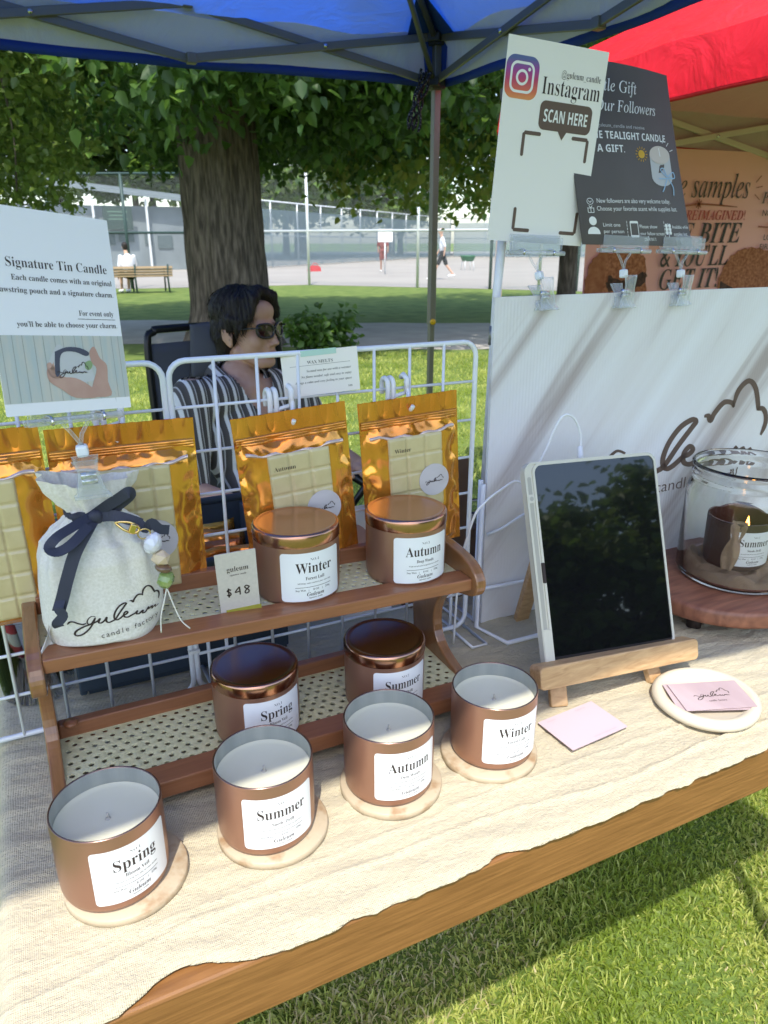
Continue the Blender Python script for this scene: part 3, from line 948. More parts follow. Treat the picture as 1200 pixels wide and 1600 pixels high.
b.prism(rrect(.044, .044, .011, 8, cx_, cy_), 0, .0002, fr, 3, top_only=True)
def ring(cx, cy, w1, w2, h, m):
    n = len(w1)
    b.add([fr(x, y, h) for x, y in w1]+[fr(x, y, h) for x, y in w2], [[i, (i+1) % n, n+(i+1) % n, n+i] for i in range(n)], m)
ring(0, 0, rrect(.032, .032, .0085, 8, cx_, cy_), rrect(.0265, .0265, .0062, 8, cx_, cy_), .0004, 2)
ring(0, 0, circ(cx_, cy_, .0082, 32), circ(cx_, cy_, .0054, 32), .0004, 2)
b.prism(circ(cx_+.0088, cy_+.0088, .0019, 14), 0, .0004, fr, 2, top_only=True)
b.text('@guleum_candle', 'serif', .0105, *ic(.955, .155), fr, .0003, 1, 'R', width=.0560, thin=-.012)
b.text('Instagram', 'serif', .0265, *ic(.965, .245), fr, .0003, 1, 'R', width=.082, thin=-.01)
bx, by = ic(.645, .345)
b.prism(rrect(.0745, .0310, .0075, 6, bx, by), 0, .0003, fr, 4, top_only=True)
b.add([fr(bx-.009, by-.0150, .0003), fr(bx+.004, by-.0150, .0003), fr(bx-.002, by-.0245, .0003)], [[0, 1, 2]], 4)
b.text('SCAN HERE', 'sb', .0185, bx, by-.0066, fr, .0005, 2, width=.0625, thin=.0)
for px, py, dx, dy in ((.245, .44, 1, -1), (.905, .44, -1, -1), (.245, .935, 1, 1), (.905, .935, -1, 1)):
    x, y = ic(px, py); Lh, th = .0235, .0042
    for (a0, a1, b0, b1) in ((x, x+dx*Lh, y-th/2, y+th/2), (x-th/2, x+th/2, y, y+dy*.0255)):
        xa_, xb_ = sorted((a0, a1)); ya_, yb2 = sorted((b0, b1))
        b.prism(rrect(xb_-xa_, yb2-ya_, .0019, 4, (xa_+xb_)/2, (ya_+yb2)/2), 0, .0003+(.0001 if dx > 0 else 0)+(.00005 if b1-b0 > .01 else 0), fr, 4, top_only=True)
ig = b.build('scan_sign', [M['card_cream'], M['ink'], M['white_print'], M['app_icon'], M['brown_print']])
tag(ig, 'tall cream card reading SCAN HERE with a coloured camera icon, clipped on the board', 'sign')

# charcoal gift card, bent
DP = {(0, 0): (.668, .790, 1.297), (1, 0): (.8625, .790, 1.300-.006), (0, .5): (.650, .802, 1.398), (1, .5): (.842, .815, 1.402), (0, 1): (.6555, .846, 1.5175), (1, 1): (.849, .862, 1.513)}
def dcard(u, v):
    def q(a):
        A, B, C_ = (np.array(DP[(a, k)]) for k in (0, .5, 1))
        return A*(1-v)*(1-2*v)+4*B*v*(1-v)+C_*v*(2*v-1)
    p = q(0)*(1-u)+q(1)*u
    return p+np.array([0, -.010*math.sin(math.pi*u)*(.4+.6*v), 0])
DW, DH = .1500, .2100
def dfr(x, y, h=0.):
    u, v = x/DW+.5, y/DH+.5
    p = dcard(u, v)
    return Vector(p)+Vector((-.10, -.93, .12))*h
b = MB()
b.grid(lambda u, v: Vector(dcard(u, v)), 24, 30)
b.grid(lambda u, v: Vector(dcard(u, v))+Vector((.0, .0006, 0)), 24, 30, flip=True)
def dxy(px, py): return ((px-.5)*DW, (.5-py)*DH)
M['gold_print'] = mat('gold_print', (.62, .36, .03), .6)
M['blue_print'] = mat('blue_print', (.33, .50, .68), .6)
M['grey_print'] = mat('grey_print', (.52, .52, .53), .6)
M['peach_print'] = mat('peach_print', (.62, .54, .48), .6)
hz = .0006
b.text('A Little Gift', 'it', .0185, *dxy(.62, .150), dfr, hz, 2, 'R', width=.082, thin=.0)
b.text('For Our Followers', 'it', .0180, *dxy(.80, .252), dfr, hz, 2, 'R', width=.112, thin=.0)
b.text('Follow @guleum_candle and receive', 'sans', .0056, *dxy(.66, .335), dfr, hz, 3, 'R', width=.088)
b.text('ONE TEALIGHT CANDLE', 'sb', .0115, *dxy(.875, .395), dfr, hz, 2, 'R', width=.112)
b.text('AS A GIFT.', 'sb', .0115, *dxy(.445, .465), dfr, hz, 2, 'R', width=.052)
cx_, cy_ = dxy(.600, .470)
b.prism(circ(cx_, cy_, .0048, 20), 0, hz, dfr, 4, top_only=True)
for k in range(14):
    a = k*2*math.pi/14
    b.stroke([(cx_+.0062*math.cos(a), cy_+.0062*math.sin(a)), (cx_+.0088*math.cos(a), cy_+.0088*math.sin(a))], .0009, dfr, hz, 4, False)
cx_, cy_ = dxy(.790, .545)
b.prism([(cx_-.0165, cy_+.016), (cx_-.0165, cy_-.010)]+[(cx_-.0165*math.cos(t), cy_-.010-.011*math.sin(t)) for t in np.linspace(.2, math.pi-.2, 10)]+[(cx_+.0165, cy_-.010), (cx_+.0165, cy_+.016)], 0, hz, dfr, 3, top_only=True)
b.prism(circ(cx_, cy_+.016, .0165, 28, .0105), 0, hz+.0003, dfr, 5, top_only=True)
b.stroke([(cx_, cy_+.014), (cx_-.001, cy_+.024)], .0010, dfr, hz+.0006, 2, False)
for pts in ([(-.006, -.006), (.004, -.006), (.015, -.004)], [(.007, -.004), (-.002, .004), (.003, .006), (.008, -.003), (.018, .002), (.019, -.005), (.008, -.005)], [(.007, -.006), (.000, -.018), (-.003, -.022)], [(.009, -.006), (.015, -.016), (.014, -.026)]):
    b.stroke([(cx_+x, cy_-.006+y) for x, y in pts], .0014, dfr, hz+.0006, 6, False)
for a in (.35, .8, 1.2):
    b.stroke([(cx_+.019*math.cos(a), cy_+.016+.015*math.sin(a)), (cx_+.025*math.cos(a), cy_+.016+.021*math.sin(a))], .0008, dfr, hz, 2, False)
b.text('New followers are also very welcome today.', 'sans', .0078, *dxy(.155, .745), dfr, hz, 2, 'L', width=.102)
b.text('Choose your favorite scent while supplies last.', 'sans', .0078, *dxy(.150, .790), dfr, hz, 2, 'L', width=.112)
x, y = dxy(.10, .737)
ring_pts = lambda r1, r2: b.add([dfr(px, py, hz) for px, py in circ(x, y, r1, 20)]+[dfr(px, py, hz) for px, py in circ(x, y, r2, 20)], [[i, (i+1) % 20, 20+(i+1) % 20, 20+i] for i in range(20)], 2)
ring_pts(.0040, .0034)
b.stroke([(x-.0018, y+.0008), (x, y-.0012), (x+.0018, y+.0008)], .0007, dfr, hz, 2, False)
x, y = dxy(.10, .785)
for pts in ([(-.0035, -.0035), (.0035, -.0035), (.0035, .002), (-.0035, .002), (-.0035, -.0035)], [(0, -.0035), (0, .002)], [(-.002, .005), (0, .002), (.002, .005)], [(-.0042, .002), (.0042, .002)]):
    for k in range(len(pts)-1): b.stroke([(x+pts[k][0], y+pts[k][1]), (x+pts[k+1][0], y+pts[k+1][1])], .0007, dfr, hz, 2, False)
x, y = dxy(.105, .885)
b.prism(circ(x, y+.007, .0046, 20, .0056), 0, hz, dfr, 2, top_only=True)
b.prism([(x+.0075*math.cos(t), y-.010+.0095*max(0, math.sin(t))**.8) for t in np.linspace(0, math.pi, 16)], 0, hz, dfr, 2, top_only=True)
b.text('Limit one', 'sans', .0068, *dxy(.185, .885), dfr, hz, 2, 'L', width=.0215)
b.text('per person', 'sans', .0068, *dxy(.185, .925), dfr, hz, 2, 'L', width=.0255)
for px in (.385, .735):
    for k in range(5):
        x, y = dxy(px, .865+k*.020)
        b.add([dfr(x, y, hz), dfr(x+.0006, y, hz), dfr(x+.0006, y+.0030, hz), dfr(x, y+.0030, hz)], [[0, 1, 2, 3]], 2)
x, y = dxy(.450, .900)
b.prism(rrect(.0112, .0210, .0016, 4, x, y), 0, hz, dfr, 2, top_only=True)
b.prism(rrect(.0092, .0150, .0004, 2, x, y), 0, hz+.0003, dfr, 0, top_only=True)
b.text('Please show', 'sans', .0064, *dxy(.500, .893), dfr, hz, 2, 'L', width=.0250)
b.text('your follow screen', 'sans', .0064, *dxy(.497, .935), dfr, hz, 2, 'L', width=.0345)
x, y = dxy(.775, .900)
b.stroke([(x, y-.010), (x, y+.008)], .0008, dfr, hz, 2, False)
for k in range(3):
    for s_ in (-1, 1):
        b.prism(circ(x+s_*.0026, y-.004+k*.0045, .0020, 10, .0026), 0, hz, dfr, 2, top_only=True)
b.text('Available while', 'sans', .0062, *dxy(.815, .893), dfr, hz, 2, 'L', width=.0255)
b.text('supplies last.', 'sans', .0062, *dxy(.825, .935), dfr, hz, 2, 'L', width=.0215)
b.text('guleum', 'serif', .0090, *dxy(.585, .970), dfr, hz, 2, width=.0165, thin=-.02)
dc = b.build('gift_sign', [M['card_dark'], M['ink'], M['white_print'], M['grey_print'], M['gold_print'], M['peach_print'], M['blue_print']])
tag(dc, 'bent charcoal card offering one tealight candle as a gift', 'sign')

# ------------------------------------------------------------------ logo board
bd = MB()
bl = Vector((.5365, .782, T+.002)); bx_ = Vector((1, 0, 0)); 
fr = frame(bl, (1, 0, 0), (.004, .012, 1))
BW, BH = .86, .450
bd.prism([(0, 0), (BW, 0), (BW, BH), (0, BH)], -.005, 0, fr, 0)
# printed logo (large), the left end is behind the tablet
LW = .409
for st in LOGO:
    bd.stroke([(.1195+a*LW, .1880+b_*LW*1.09) for a, b_ in st], .0092, fr, .0004, 1)
bd.text('candle factory', 'sans', .026, .3095, .1505, fr, .0004, 1, 'L', width=.1800, thin=-.006)
m = mat('printed_satin_board', (.62, .585, .57), .42)
t_ = m.node_tree; bs = t_.nodes['Principled BSDF']
tc = t_.nodes.new('ShaderNodeTexCoord'); mp = t_.nodes.new('ShaderNodeMapping')
mp.inputs['Rotation'].default_value = (0, rad(-38), 0)
mp2 = t_.nodes.new('ShaderNodeMapping'); mp2.inputs['Scale'].default_value = (8, 1, .55)
n1 = t_.nodes.new('ShaderNodeTexNoise'); n1.inputs['Scale'].default_value = 1.9; n1.inputs['Detail'].default_value = 5; n1.inputs['Distortion'].default_value = .5
r1 = t_.nodes.new('ShaderNodeValToRGB')
r1.color_ramp.elements[0].position = .30; r1.color_ramp.elements[0].color = (.43, .365, .345, 1)
r1.color_ramp.elements[1].position = .68; r1.color_ramp.elements[1].color = (.82, .82, .83, 1)
e_ = r1.color_ramp.elements.new(.45); e_.color = (.75, .725, .715, 1)
t_.links.new(tc.outputs['Object'], mp.inputs[0]); t_.links.new(mp.outputs[0], mp2.inputs[0]); t_.links.new(mp2.outputs[0], n1.inputs['Vector']); t_.links.new(n1.outputs['Fac'], r1.inputs[0]); t_.links.new(r1.outputs[0], bs.inputs[0])
wv = t_.nodes.new('ShaderNodeTexWave'); wv.inputs['Scale'].default_value = 62; wv.bands_direction = 'X'
t_.links.new(tc.outputs['Object'], wv.inputs['Vector'])
bp = t_.nodes.new('ShaderNodeBump'); bp.inputs['Strength'].default_value = .12; bp.inputs['Distance'].default_value = .0015
t_.links.new(wv.outputs['Fac'], bp.inputs['Height']); t_.links.new(bp.outputs[0], bs.inputs['Normal'])
M['satin'] = m
bo = bd.build('logo_board', [m, M['brown_print']])
tag(bo, 'large white corrugated board printed with pale satin folds and the brown logo', 'sign board')
# wire stand in front of the board
t = thing('wire_stand', (.545, .76, T), 'white wire stand holding up the logo board', 'stand')
b = MB()
b.tube([(.522, .772, 1.00), (.522, .772, .7885), (.535, .715, .7885), (.70, .712, .7885)], .0034, 8)
b.tube([(.522, .775, .845), (.72, .772, .838)], .0028, 8)
b.build('front_frame', M['wire'], t)
b = MB()
b.tube([(.530, .79, 1.0), (.530, .79, .7885), (.530, .93, .7885)], .0034, 8)
b.tube([(.535, .776, .925), (.55, .765, .935), (.58, .755, .955), (.63, .752, .965)], .0022, 8)
b.build('rear_frame', M['wire'], t)
# white upright behind the board
t = thing('white_pole', (.569, .84, T), 'white plastic upright standing just behind the logo board', 'pole')
b = MB(); b.tube([(.567, .84, T), (.5745, .84, 1.235), (.5805, .84, 1.33)], .0058, 12)
b.build('upright', M['plastic_white'], t)
b = MB(); b.tube([(.5735, .84, 1.170), (.5745, .84, 1.195)], .0075, 12); b.build('collar', M['leg_metal'], t)

# ------------------------------------------------------------------ clear sign clips
def sign_clip(base, grip, gx, gy, label, wid=.074, seed=0):
    """base: where the lower clamp bites; grip: middle of the upper rail; gx, gy: rail axes"""
    t = thing('sign_clip', base, label, 'clip', 'clear plastic sign clips')
    base = Vector(base); grip = Vector(grip)
    fr = frame(grip, gx, gy)
    b = MB()
    # upper rail: front lip, back lip, rolled hinge
    b.prism([(-wid/2, -.002), (wid/2, -.002), (wid/2, .013), (-wid/2, .013)], .0022, .0036, fr)
    b.prism([(-wid/2, -.002), (wid/2, -.002), (wid/2, .016), (-wid/2, .016)], -.0040, -.0028, fr)
    for h in (.0040, -.0040):
        b.tube([fr(-wid/2-.003, -.0055, h), fr(wid/2+.003, -.0055, h)], .0028, 10)
    b.build('grip_rail', M['clear'], t)
    for k in (-.30, .30):
        b = MB()
        b.tube([fr(k*wid, -.0055+.0042*math.cos(a), .0085*math.sin(a)) for a in np.linspace(-2.2, 2.2, 9)], .0013, 6)
        b.build('spring', M['steel'], t)
    top = fr(0, -.010, 0); mid = top+(base-top)*.26; j2 = top+(base-top)*.42
    b = MB()
    for s_ in (-1, 1):
        b.tube([fr(s_*.0115, -.007, 0), fr(s_*.0035, -.018, 0), mid], .0016, 8)
    b.tube([mid, j2], .0026, 8)
    b.build('neck', M['clear'], t)
    b = MB(); d = (mid-j2).normalized()
    R = d.to_track_quat('Z', 'Y').to_matrix()
    b.box((mid+j2)/2, (.0095, .0095, (mid-j2).length*.95), R, bev=.0022)
    b.build('swivel_joint', mat('milky_plastic', (.80, .83, .85), .3) if 'milky' not in M else M['milky'], t)
    M['milky'] = bpy.data.materials['milky_plastic']
    # lower clamp: two hourglass jaws either side of what it bites
    ax = Vector((0, -1, .18)).normalized(); sd_ = Vector((1, 0, 0))
    Lc = (j2-base)
    b = MB()
    for s_, tl in ((1, 1.0), (-1, .80)):
        def jaw(u, v):
            c_ = j2-Lc*(v*1.0-.05) if s_ > 0 else j2-Lc*(.12+v*.8)
            wj = .0075+.0040*abs(v-.35)**1.0*2.0+.002*(v > .93)
            off = .0035+.010*(1-v)*abs(math.sin(1.7*(1-v)))+.0035*math.sin(v*3.1)*(s_ > 0)
            if s_ > 0 and v > .8: off += (v-.8)*.02
            return c_+sd_*(u-.5)*2*wj+ax*s_*off
        b.grid(jaw, 4, 16)
    o = b.build('clamp_jaws', M['clear'], t, solid=.0018)
    b = MB()
    for q in (.42, .55):
        c_ = j2-Lc*q
        b.tube([c_+sd_*-.006+ax*.004, c_+sd_*.006+ax*.004], .0030, 8)
    b.build('clamp_spring', M['steel'], t)
    return t
for (bs_, gr_, tx) in (((.609, .778, 1.216), (.601, .797, 1.2925), 'clear clip gripping the foot of the cream SCAN HERE card'),
                       ((.737, .778, 1.214), (.7345, .785, 1.2945), 'clear clip gripping the left foot of the charcoal gift card'),
                       ((.840, .778, 1.213), (.8385, .785, 1.2925), 'clear clip gripping the right foot of the charcoal gift card')):
    sign_clip(bs_, gr_, (1, -.05, -.03), (.0, .05, 1), tx)
sign_clip((.037, .628, 1.098), (.0315, .630, 1.1725), (.93, .34, -.05), (0, .15, 1), 'clear clip on the pouch neck carrying the postcard sign', .070)

# ------------------------------------------------------------------ drawstring pouch
M['linen'] = mat('linen_bag', (.78, .745, .67), .9, col2=(.68, .645, .56), nscale=420, bump=.7, bscale=900, bdist=.0006, sheen=.2)
M['ribbon'] = mat('navy_grosgrain', (.030, .033, .055), .6, bump=.6, bscale=14, bstretch=(60, 60, 2), bdist=.0005)
PO = Vector((.034, .668, .9605))
pt = thing('drawstring_pouch', PO, 'cream linen drawstring pouch with a navy ribbon bow and printed logo', 'pouch')
PA = [(0, .044, .036), (.004, .049, .040), (.02, .0525, .042), (.05, .0525, .041), (.075, .050, .039), (.090, .0455, .034), (.102, .036, .026), (.110, .026, .020), (.115, .0215, .0165), (.120, .022, .0165), (.128, .029, .017), (.138, .037, .018), (.147, .040, .019)]
def pint(z):
    for i in range(len(PA)-1):
        if z <= PA[i+1][0] or i == len(PA)-2:
            t = (z-PA[i][0])/(PA[i+1][0]-PA[i][0]); t = min(1, max(0, t)); t = t*t*(3-2*t)*.5+t*.5
            return PA[i][1]+(PA[i+1][1]-PA[i][1])*t, PA[i][2]+(PA[i+1][2]-PA[i][2])*t
def pouch(th, z):
    a, c = pint(z)
    p = 2.7 if z < .09 else 2.2
    ct, st = math.cos(th), math.sin(th)
    x = a*math.copysign(abs(ct)**(2/p), ct); y = c*math.copysign(abs(st)**(2/p), st)
    k = min(1, max(0, (z-.035)/.075))
    f = .20*k**1.6*(math.sin(th*13+.6+z*9)*.6+math.sin(th*8+2)*.5)
    if z > .118: f = .14*math.sin(th*7+1.2)+.08*math.sin(th*13)
    f += .020*math.sin(th*4+z*70)*(1-k)+.012*snoise(th*3, z*60, 0, 2)
    x *= 1+f*.55; y *= 1+f
    tw = (z/.147)
    sag = -.004*math.sin(math.pi*min(1, z/.05))*max(0, -math.sin(th))*0
    lift = 0.
    if z > .128: lift = .004*math.cos(th*2+.5)*(z-.128)/.02-.004*math.cos(th)*(z-.128)/.02
    x += .004*tw+(-.002*(z-.12)/.03 if z > .12 else 0)
    if z < .02: y -= .004*(1-z/.02)*max(0, -st)**4
    return Vector((x, y, z+lift+(.0035*math.sin(th*3+1) if z < .003 else 0)))
b = MB()
b.grid(lambda u, v: PO+pouch(u*2*math.pi, v*.147), 140, 90, wrapu=True)
b.v.append(tuple(PO+Vector((0, 0, .001)))); ci = len(b.v)-1
for i in range(140): b.f.append([ci, (i+1) % 140, i]); b.m.append(0); b.s.append(True)
# side seam tail at the lower left
b.grid(lambda u, v: PO+Vector((-.046-.009*u-.003*math.sin(v*5), -.022-.010*u+.004*math.sin(v*7+u*3), .001+.034*v*(1-.6*u)))+Vector((0, 0, -.003*u)), 6, 24)
def pfr(x, y, h=0.):
    a, c = pint(y)
    k = max(-.999, min(.999, (x-.004*y/.147)/a))
    th = -math.acos(math.copysign(abs(k)**(2.7/2), k))
    q = pouch(th, y)
    return PO+Vector((x, q.y-.0006-h, y))
logo(b, pfr, -.0330, .0250, .0790, 0, .0015, 1, False, 1., 1.1)
for i, ch in enumerate('candle'): b.text(ch, 'sans', .0070, -.0060+i*.0042, .0105+.0003*i, pfr, .0006, 1, thin=-.006)
for i, ch in enumerate('factory'): b.text(ch, 'sans', .0070, .0225+i*.0034, .0125+.0004*i, pfr, .0006, 1, thin=-.006)
b.build('bag', [M['linen'], M['ink']], pt, solid=0)
def band(b, path, w_, nrm=(0, -1, 0), m=0, k=5):
    P = smooth2(path, k); N = len(P)
    vs = []
    for i in range(N):
        d = (Vector(P[min(N-1, i+1)])-Vector(P[max(0, i-1)])).normalized()
        s_ = d.cross(Vector(nrm)).normalized()*w_/2
        vs += [Vector(P[i])+s_, Vector(P[i])-s_]
    b.add(vs, [[2*i, 2*i+1, 2*i+3, 2*i+2] for i in range(N-1)], m, False)
b = MB()
vs = []
for i in range(41):
    th = 2*math.pi*i/40
    for dz in (-.005, .005):
        q = pouch(th, .1155)
        vs.append(PO+Vector((q.x*1.08, q.y*1.10, .1155+dz+.0015*math.cos(th))))
b.add(vs, [[2*i, 2*i+2, 2*i+3, 2*i+1] for i in range(40)], 0, True)
band(b, [(.037, .641, 1.080), (.028, .628, 1.072), (.016, .621, 1.056), (.007, .618, 1.036), (.001, .617, 1.020), (-.004, .616, 1.008)], .0105, (-.2, -1, .1))
band(b, [(-.001, .617, 1.018), (-.0035, .613, 1.012), (-.001, .611, 1.006), (-.007, .613, .9985), (-.005, .616, .994)], .0085, (-.5, -1, .1))
band(b, [(.036, .640, 1.081), (.018, .628, 1.077), (.004, .619, 1.073), (-.003, .616, 1.066), (.003, .613, 1.0625), (.015, .616, 1.067), (.030, .628, 1.076)], .0085, (.1, -.75, .8))
band(b, [(.037, .640, 1.081), (.046, .630, 1.090), (.056, .622, 1.098), (.0635, .618, 1.1035), (.0655, .622, 1.1000), (.058, .628, 1.092), (.045, .636, 1.083)], .0095, (.25, -1, .35))
band(b, [(.038, .638, 1.079), (.050, .628, 1.0815), (.062, .622, 1.078), (.071, .619, 1.0735)], .0095, (.1, -1, .3))
band(b, [(.069, .619, 1.0745), (.074, .616, 1.070), (.079, .615, 1.0745), (.085, .615, 1.068), (.093, .616, 1.0655)], .0085, (.1, -1, .1))
bmm = bmesh.new(); bmesh.ops.create_uvsphere(bmm, u_segments=12, v_segments=8, radius=1)
for v in bmm.verts: v.co = Vector((v.co.x*.0068, v.co.y*.004, v.co.z*.0062))
b.bm(bmm, None, (.0375, .637, 1.0795), 0, True)
b.build('ribbon_bow', M['ribbon'], pt, solid=.0005)

# bag charm
ch = thing('bag_charm', (.080, .613, 1.05), 'beaded charm of clear, wooden, brown and green beads on a gold clasp', 'charm')
M['gold'] = mat('gold_clasp', (.80, .55, .22), .2, 1.)
b = MB()
b.tube(smooth2([(.050, .616, 1.079), (.056, .613, 1.073), (.064, .612, 1.069), (.068, .612, 1.0725), (.062, .613, 1.0785), (.053, .615, 1.080)], 4), .0012, 6, closed=True)
b.box((.0625, .611, 1.0735), (.0055, .004, .0085), Matrix.Rotation(rad(25), 3, 'Y'), bev=.0008)
b.tube([(.0715+.0052*math.cos(a), .612, 1.067+.0045*math.sin(a)) for a in np.linspace(0, 6.28, 16)[:-1]], .0007, 5, closed=True)
b.build('clasp', M['gold'], ch)
def bead(name, c, r, m, sub=2, nz=.0, flat=False):
    bm = bmesh.new(); bmesh.ops.create_icosphere(bm, subdivisions=sub, radius=1)
    for v in bm.verts:
        k = 1+nz*snoise(v.co.x*3+c[0]*900, v.co.y*3, v.co.z*4, 3)
        v.co = Vector((v.co.x*r[0], v.co.y*r[1], v.co.z*r[2]))*k
    b = MB(); b.bm(bm, Matrix.Rotation(rad(20), 3, 'Y'), c, 0, not flat); b.build(name, m, ch)
bead('quartz_bead', (.0775, .611, 1.0575), (.0078, .007, .0100), mat('milky_quartz', (.74, .74, .80), .15, coat=.6, col2=(.60, .60, .68), nscale=90), 2, .10, True)
bead('wooden_bead', (.0825, .611, 1.0430), (.0085, .008, .0078), mat('raw_wood_bead', (.60, .46, .30), .6, col2=(.66, .53, .38), nscale=60), 1, .0, True)
bead('brown_bead', (.0838, .611, 1.0330), (.0075, .0075, .0042), mat('brown_shell', (.10, .055, .030), .2, coat=.6, col2=(.22, .13, .07), nscale=120), 2, .08)
bead('green_bead', (.0848, .611, 1.0215), (.0075, .007, .0088), mat('green_glass', (.14, .22, .045), .15, coat=.7, col2=(.30, .38, .14), nscale=70), 2, .09, True)
b = MB()
b.tube(smooth2([(.085, .612, 1.013), (.081, .613, .998), (.0775, .614, .985), (.0765, .617, .968)], 4), .0007, 5)
b.tube(smooth2([(.085, .612, 1.013), (.089, .612, .996), (.0945, .613, .978), (.102, .616, .9665)], 4), .0007, 5)
b.build('cord', mat('white_cord', (.75, .72, .65), .7), ch)

# ------------------------------------------------------------------ tablet on easel, cable
tf = frame((.5966, .62, .9437), (.9981, -.0499, -.036), (.0512, .3546, .9336))
tt = thing('tablet', (.60, .60, .83), 'black-screened tablet in a cream case standing on the wooden easel', 'tablet')
M['case'] = mat('cream_case', (.60, .575, .48), .45)
M['screen'] = mat('black_screen_glass', (.006, .006, .007), .02, spec=.75, coat=.4)
b = MB()
b.prism(rrect(.1945, .2460, .0125, 8, -.0008, -.0035), -.0085, -.0005, tf)
n = len(rrect(1, 1, .1, 8))
def ringh(mb, a, c, h0, h1, fr, m=0):
    k = len(a)
    vs = [fr(x, y, h0) for x, y in a]+[fr(x, y, h1) for x, y in a]+[fr(x, y, h1) for x, y in c]+[fr(x, y, h0) for x, y in c]
    mb.add(vs, [[i, (i+1) % k, k+(i+1) % k, k+i] for i in range(k)]+[[k+i, k+(i+1) % k, 2*k+(i+1) % k, 2*k+i] for i in range(k)]+[[2*k+i, 2*k+(i+1) % k, 3*k+(i+1) % k, 3*k+i] for i in range(k)], m)
ringh(b, rrect(.1840, .2440, .0115, 8, .0045, -.0035), rrect(.1780, .2380, .0095, 8, .0045, -.0035), -.001, .0014, tf)
ringh(b, rrect(.1945, .2460, .0125, 8, -.0008, -.0035), rrect(.1900, .2415, .0105, 8, -.0008, -.0035), -.001, .0010, tf)
b.prism(rrect(.0085, .010, .002, 3, -.0925, .0775), -.001, .0015, tf)
b.prism(rrect(.0095, .045, .002, 3, -.0925, -.098), -.001, .0018, tf)
b.build('case', M['case'], tt)
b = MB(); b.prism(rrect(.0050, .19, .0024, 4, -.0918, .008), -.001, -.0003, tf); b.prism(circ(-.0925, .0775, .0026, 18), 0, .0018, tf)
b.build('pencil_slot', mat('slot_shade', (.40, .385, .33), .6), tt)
b = MB(); b.prism(rrect(.1778, .2378, .0095, 8, .0045, -.0035), -.001, .0004, tf)
b.build('screen', M['screen'], tt)
b = MB(); b.prism(rrect(.0035, .024, .001, 2, -.0865, -.010), -.001, .0020, tf); b.build('magnet_strip', M['ink'], tt)
ez = thing('tablet_easel', (.59, .60, T), 'small light wooden tabletop easel under the tablet', 'easel')
M['easel'] = wood('light_acacia', (.42, .25, .115), (.62, .41, .21), 26, (1.5, 9, 9), .5, .1)
ef = frame((.5900, .5580, .8290), (.9965, -.035, -.072), (.06, .30, .95))
b = MB(); b.prism(rrect(.240, .0265, .006, 4), -.022, .0, ef); b.build('ledge', M['easel'], ez, bevel=.0015)
def leg(p, q, w_, d_):
    p, q = Vector(p), Vector(q)
    R = (q-p).to_track_quat('Z', 'X').to_matrix()
    b = MB(); b.box((p+q)/2, (d_, w_, (q-p).length), R, bev=.0018); b.build('leg', M['easel'], ez)
leg((.5085, .572, T+.001), (.545, .690, 1.03), .021, .010)
leg((.6500, .562, T+.001), (.632, .690, 1.03), .021, .010)
leg((.596, .768, T+.001), (.590, .695, 1.03), .021, .010)
leg((.5905, .585, .799), (.590, .640, .930), .021, .009)
b = MB()
b.tube(smooth2([(.6215, .705, 1.050), (.622, .708, 1.072), (.612, .712, 1.093), (.597, .714, 1.096), (.586, .716, 1.078), (.577, .719, 1.050), (.560, .73, 1.01), (.545, .735, 1.012), (.520, .730, 1.005), (.495, .725, .995), (.478, .725, .975), (.470, .74, .90), (.468, .745, .790)], 5), .0016, 8)
cb = b.build('cable', M['plastic_white'])
tag(cb, 'white charging cable arching up from the back of the tablet', 'cable')
b = MB(); b.tube([(.6205, .700, 1.030), (.6218, .706, 1.056)], [.0038, .0034], 10); b.build('plug', M['plastic_white'], cb)

# ------------------------------------------------------------------ dish, business cards, flat card
M['plaster'] = mat('cream_plaster', (.60, .53, .40), .7, bump=.1, bscale=120)
b = MB()
b.lathe([(0, .0), (.050, .0), (.058, .002), (.0625, .0065), (.0620, .0115), (.0575, .0150), (.0520, .0150), (.0465, .0115), (.0430, .0085), (0, .0080)], 72)
for i, v in enumerate(b.v):
    a = math.atan2(v[1], v[0]); k = 1+.02*math.sin(a*2+.6)+.012*math.sin(a*3+1)
    b.v[i] = (v[0]*k, v[1]*k*.97, v[2])
o = b.build('plaster_dish', M['plaster']); o.location = (.668, .500, T+.001)
tag(o, 'round cream plaster dish near the front edge of the cloth', 'dish')
M['pink_card'] = mat('pink_satin_card', (.50, .39, .39), .45, col2=(.42, .315, .32), nscale=14, stretch=(2, .5, 1))
for k, (cx_, cy_, z, a, lab) in enumerate(((.661, .4945, .8000, -24, 'lower pink business card lying in the dish'), (.6665, .4925, .8016, -20, 'upper pink business card with the logo lying in the dish'))):
    ff = frame((cx_, cy_, z), (math.cos(rad(a)), math.sin(rad(a)), 0), (-math.sin(rad(a)), math.cos(rad(a)), .05))
    b = MB(); b.prism(rrect(.085, .050, .0006, 2), 0, .0006, ff)
    if k == 1: logo(b, ff, -.022, -.002, .044, .0008, .0009, 1, True, 1.2)
    o = b.build('business_card', [M['pink_card'], M['ink_soft']])
    tag(o, lab, 'card', 'business cards in the dish')
ff = frame((.5055, .5268, T+.0062), (.0825, .006, 0), (-.003, .055, 0))
b = MB(); b.prism(rrect(.0825, .0560, .0006, 2), -.0004, .0003, ff)
b.text('Website', 'sb', .0030, -.026, .0215, ff, .0005, 1); b.text('Follow us', 'sb', .0030, .018, .0215, ff, .0005, 1)
b.text('thank you for visiting our booth', 'sans', .0026, .012, -.0235, ff, .0005, 1)
M['pale_pink'] = mat('pale_pink_card', (.56, .44, .46), .5)
o = b.build('contact_card', [M['pale_pink'], mat('faint_pink_print', (.50, .39, .41), .6), M['white_print']])
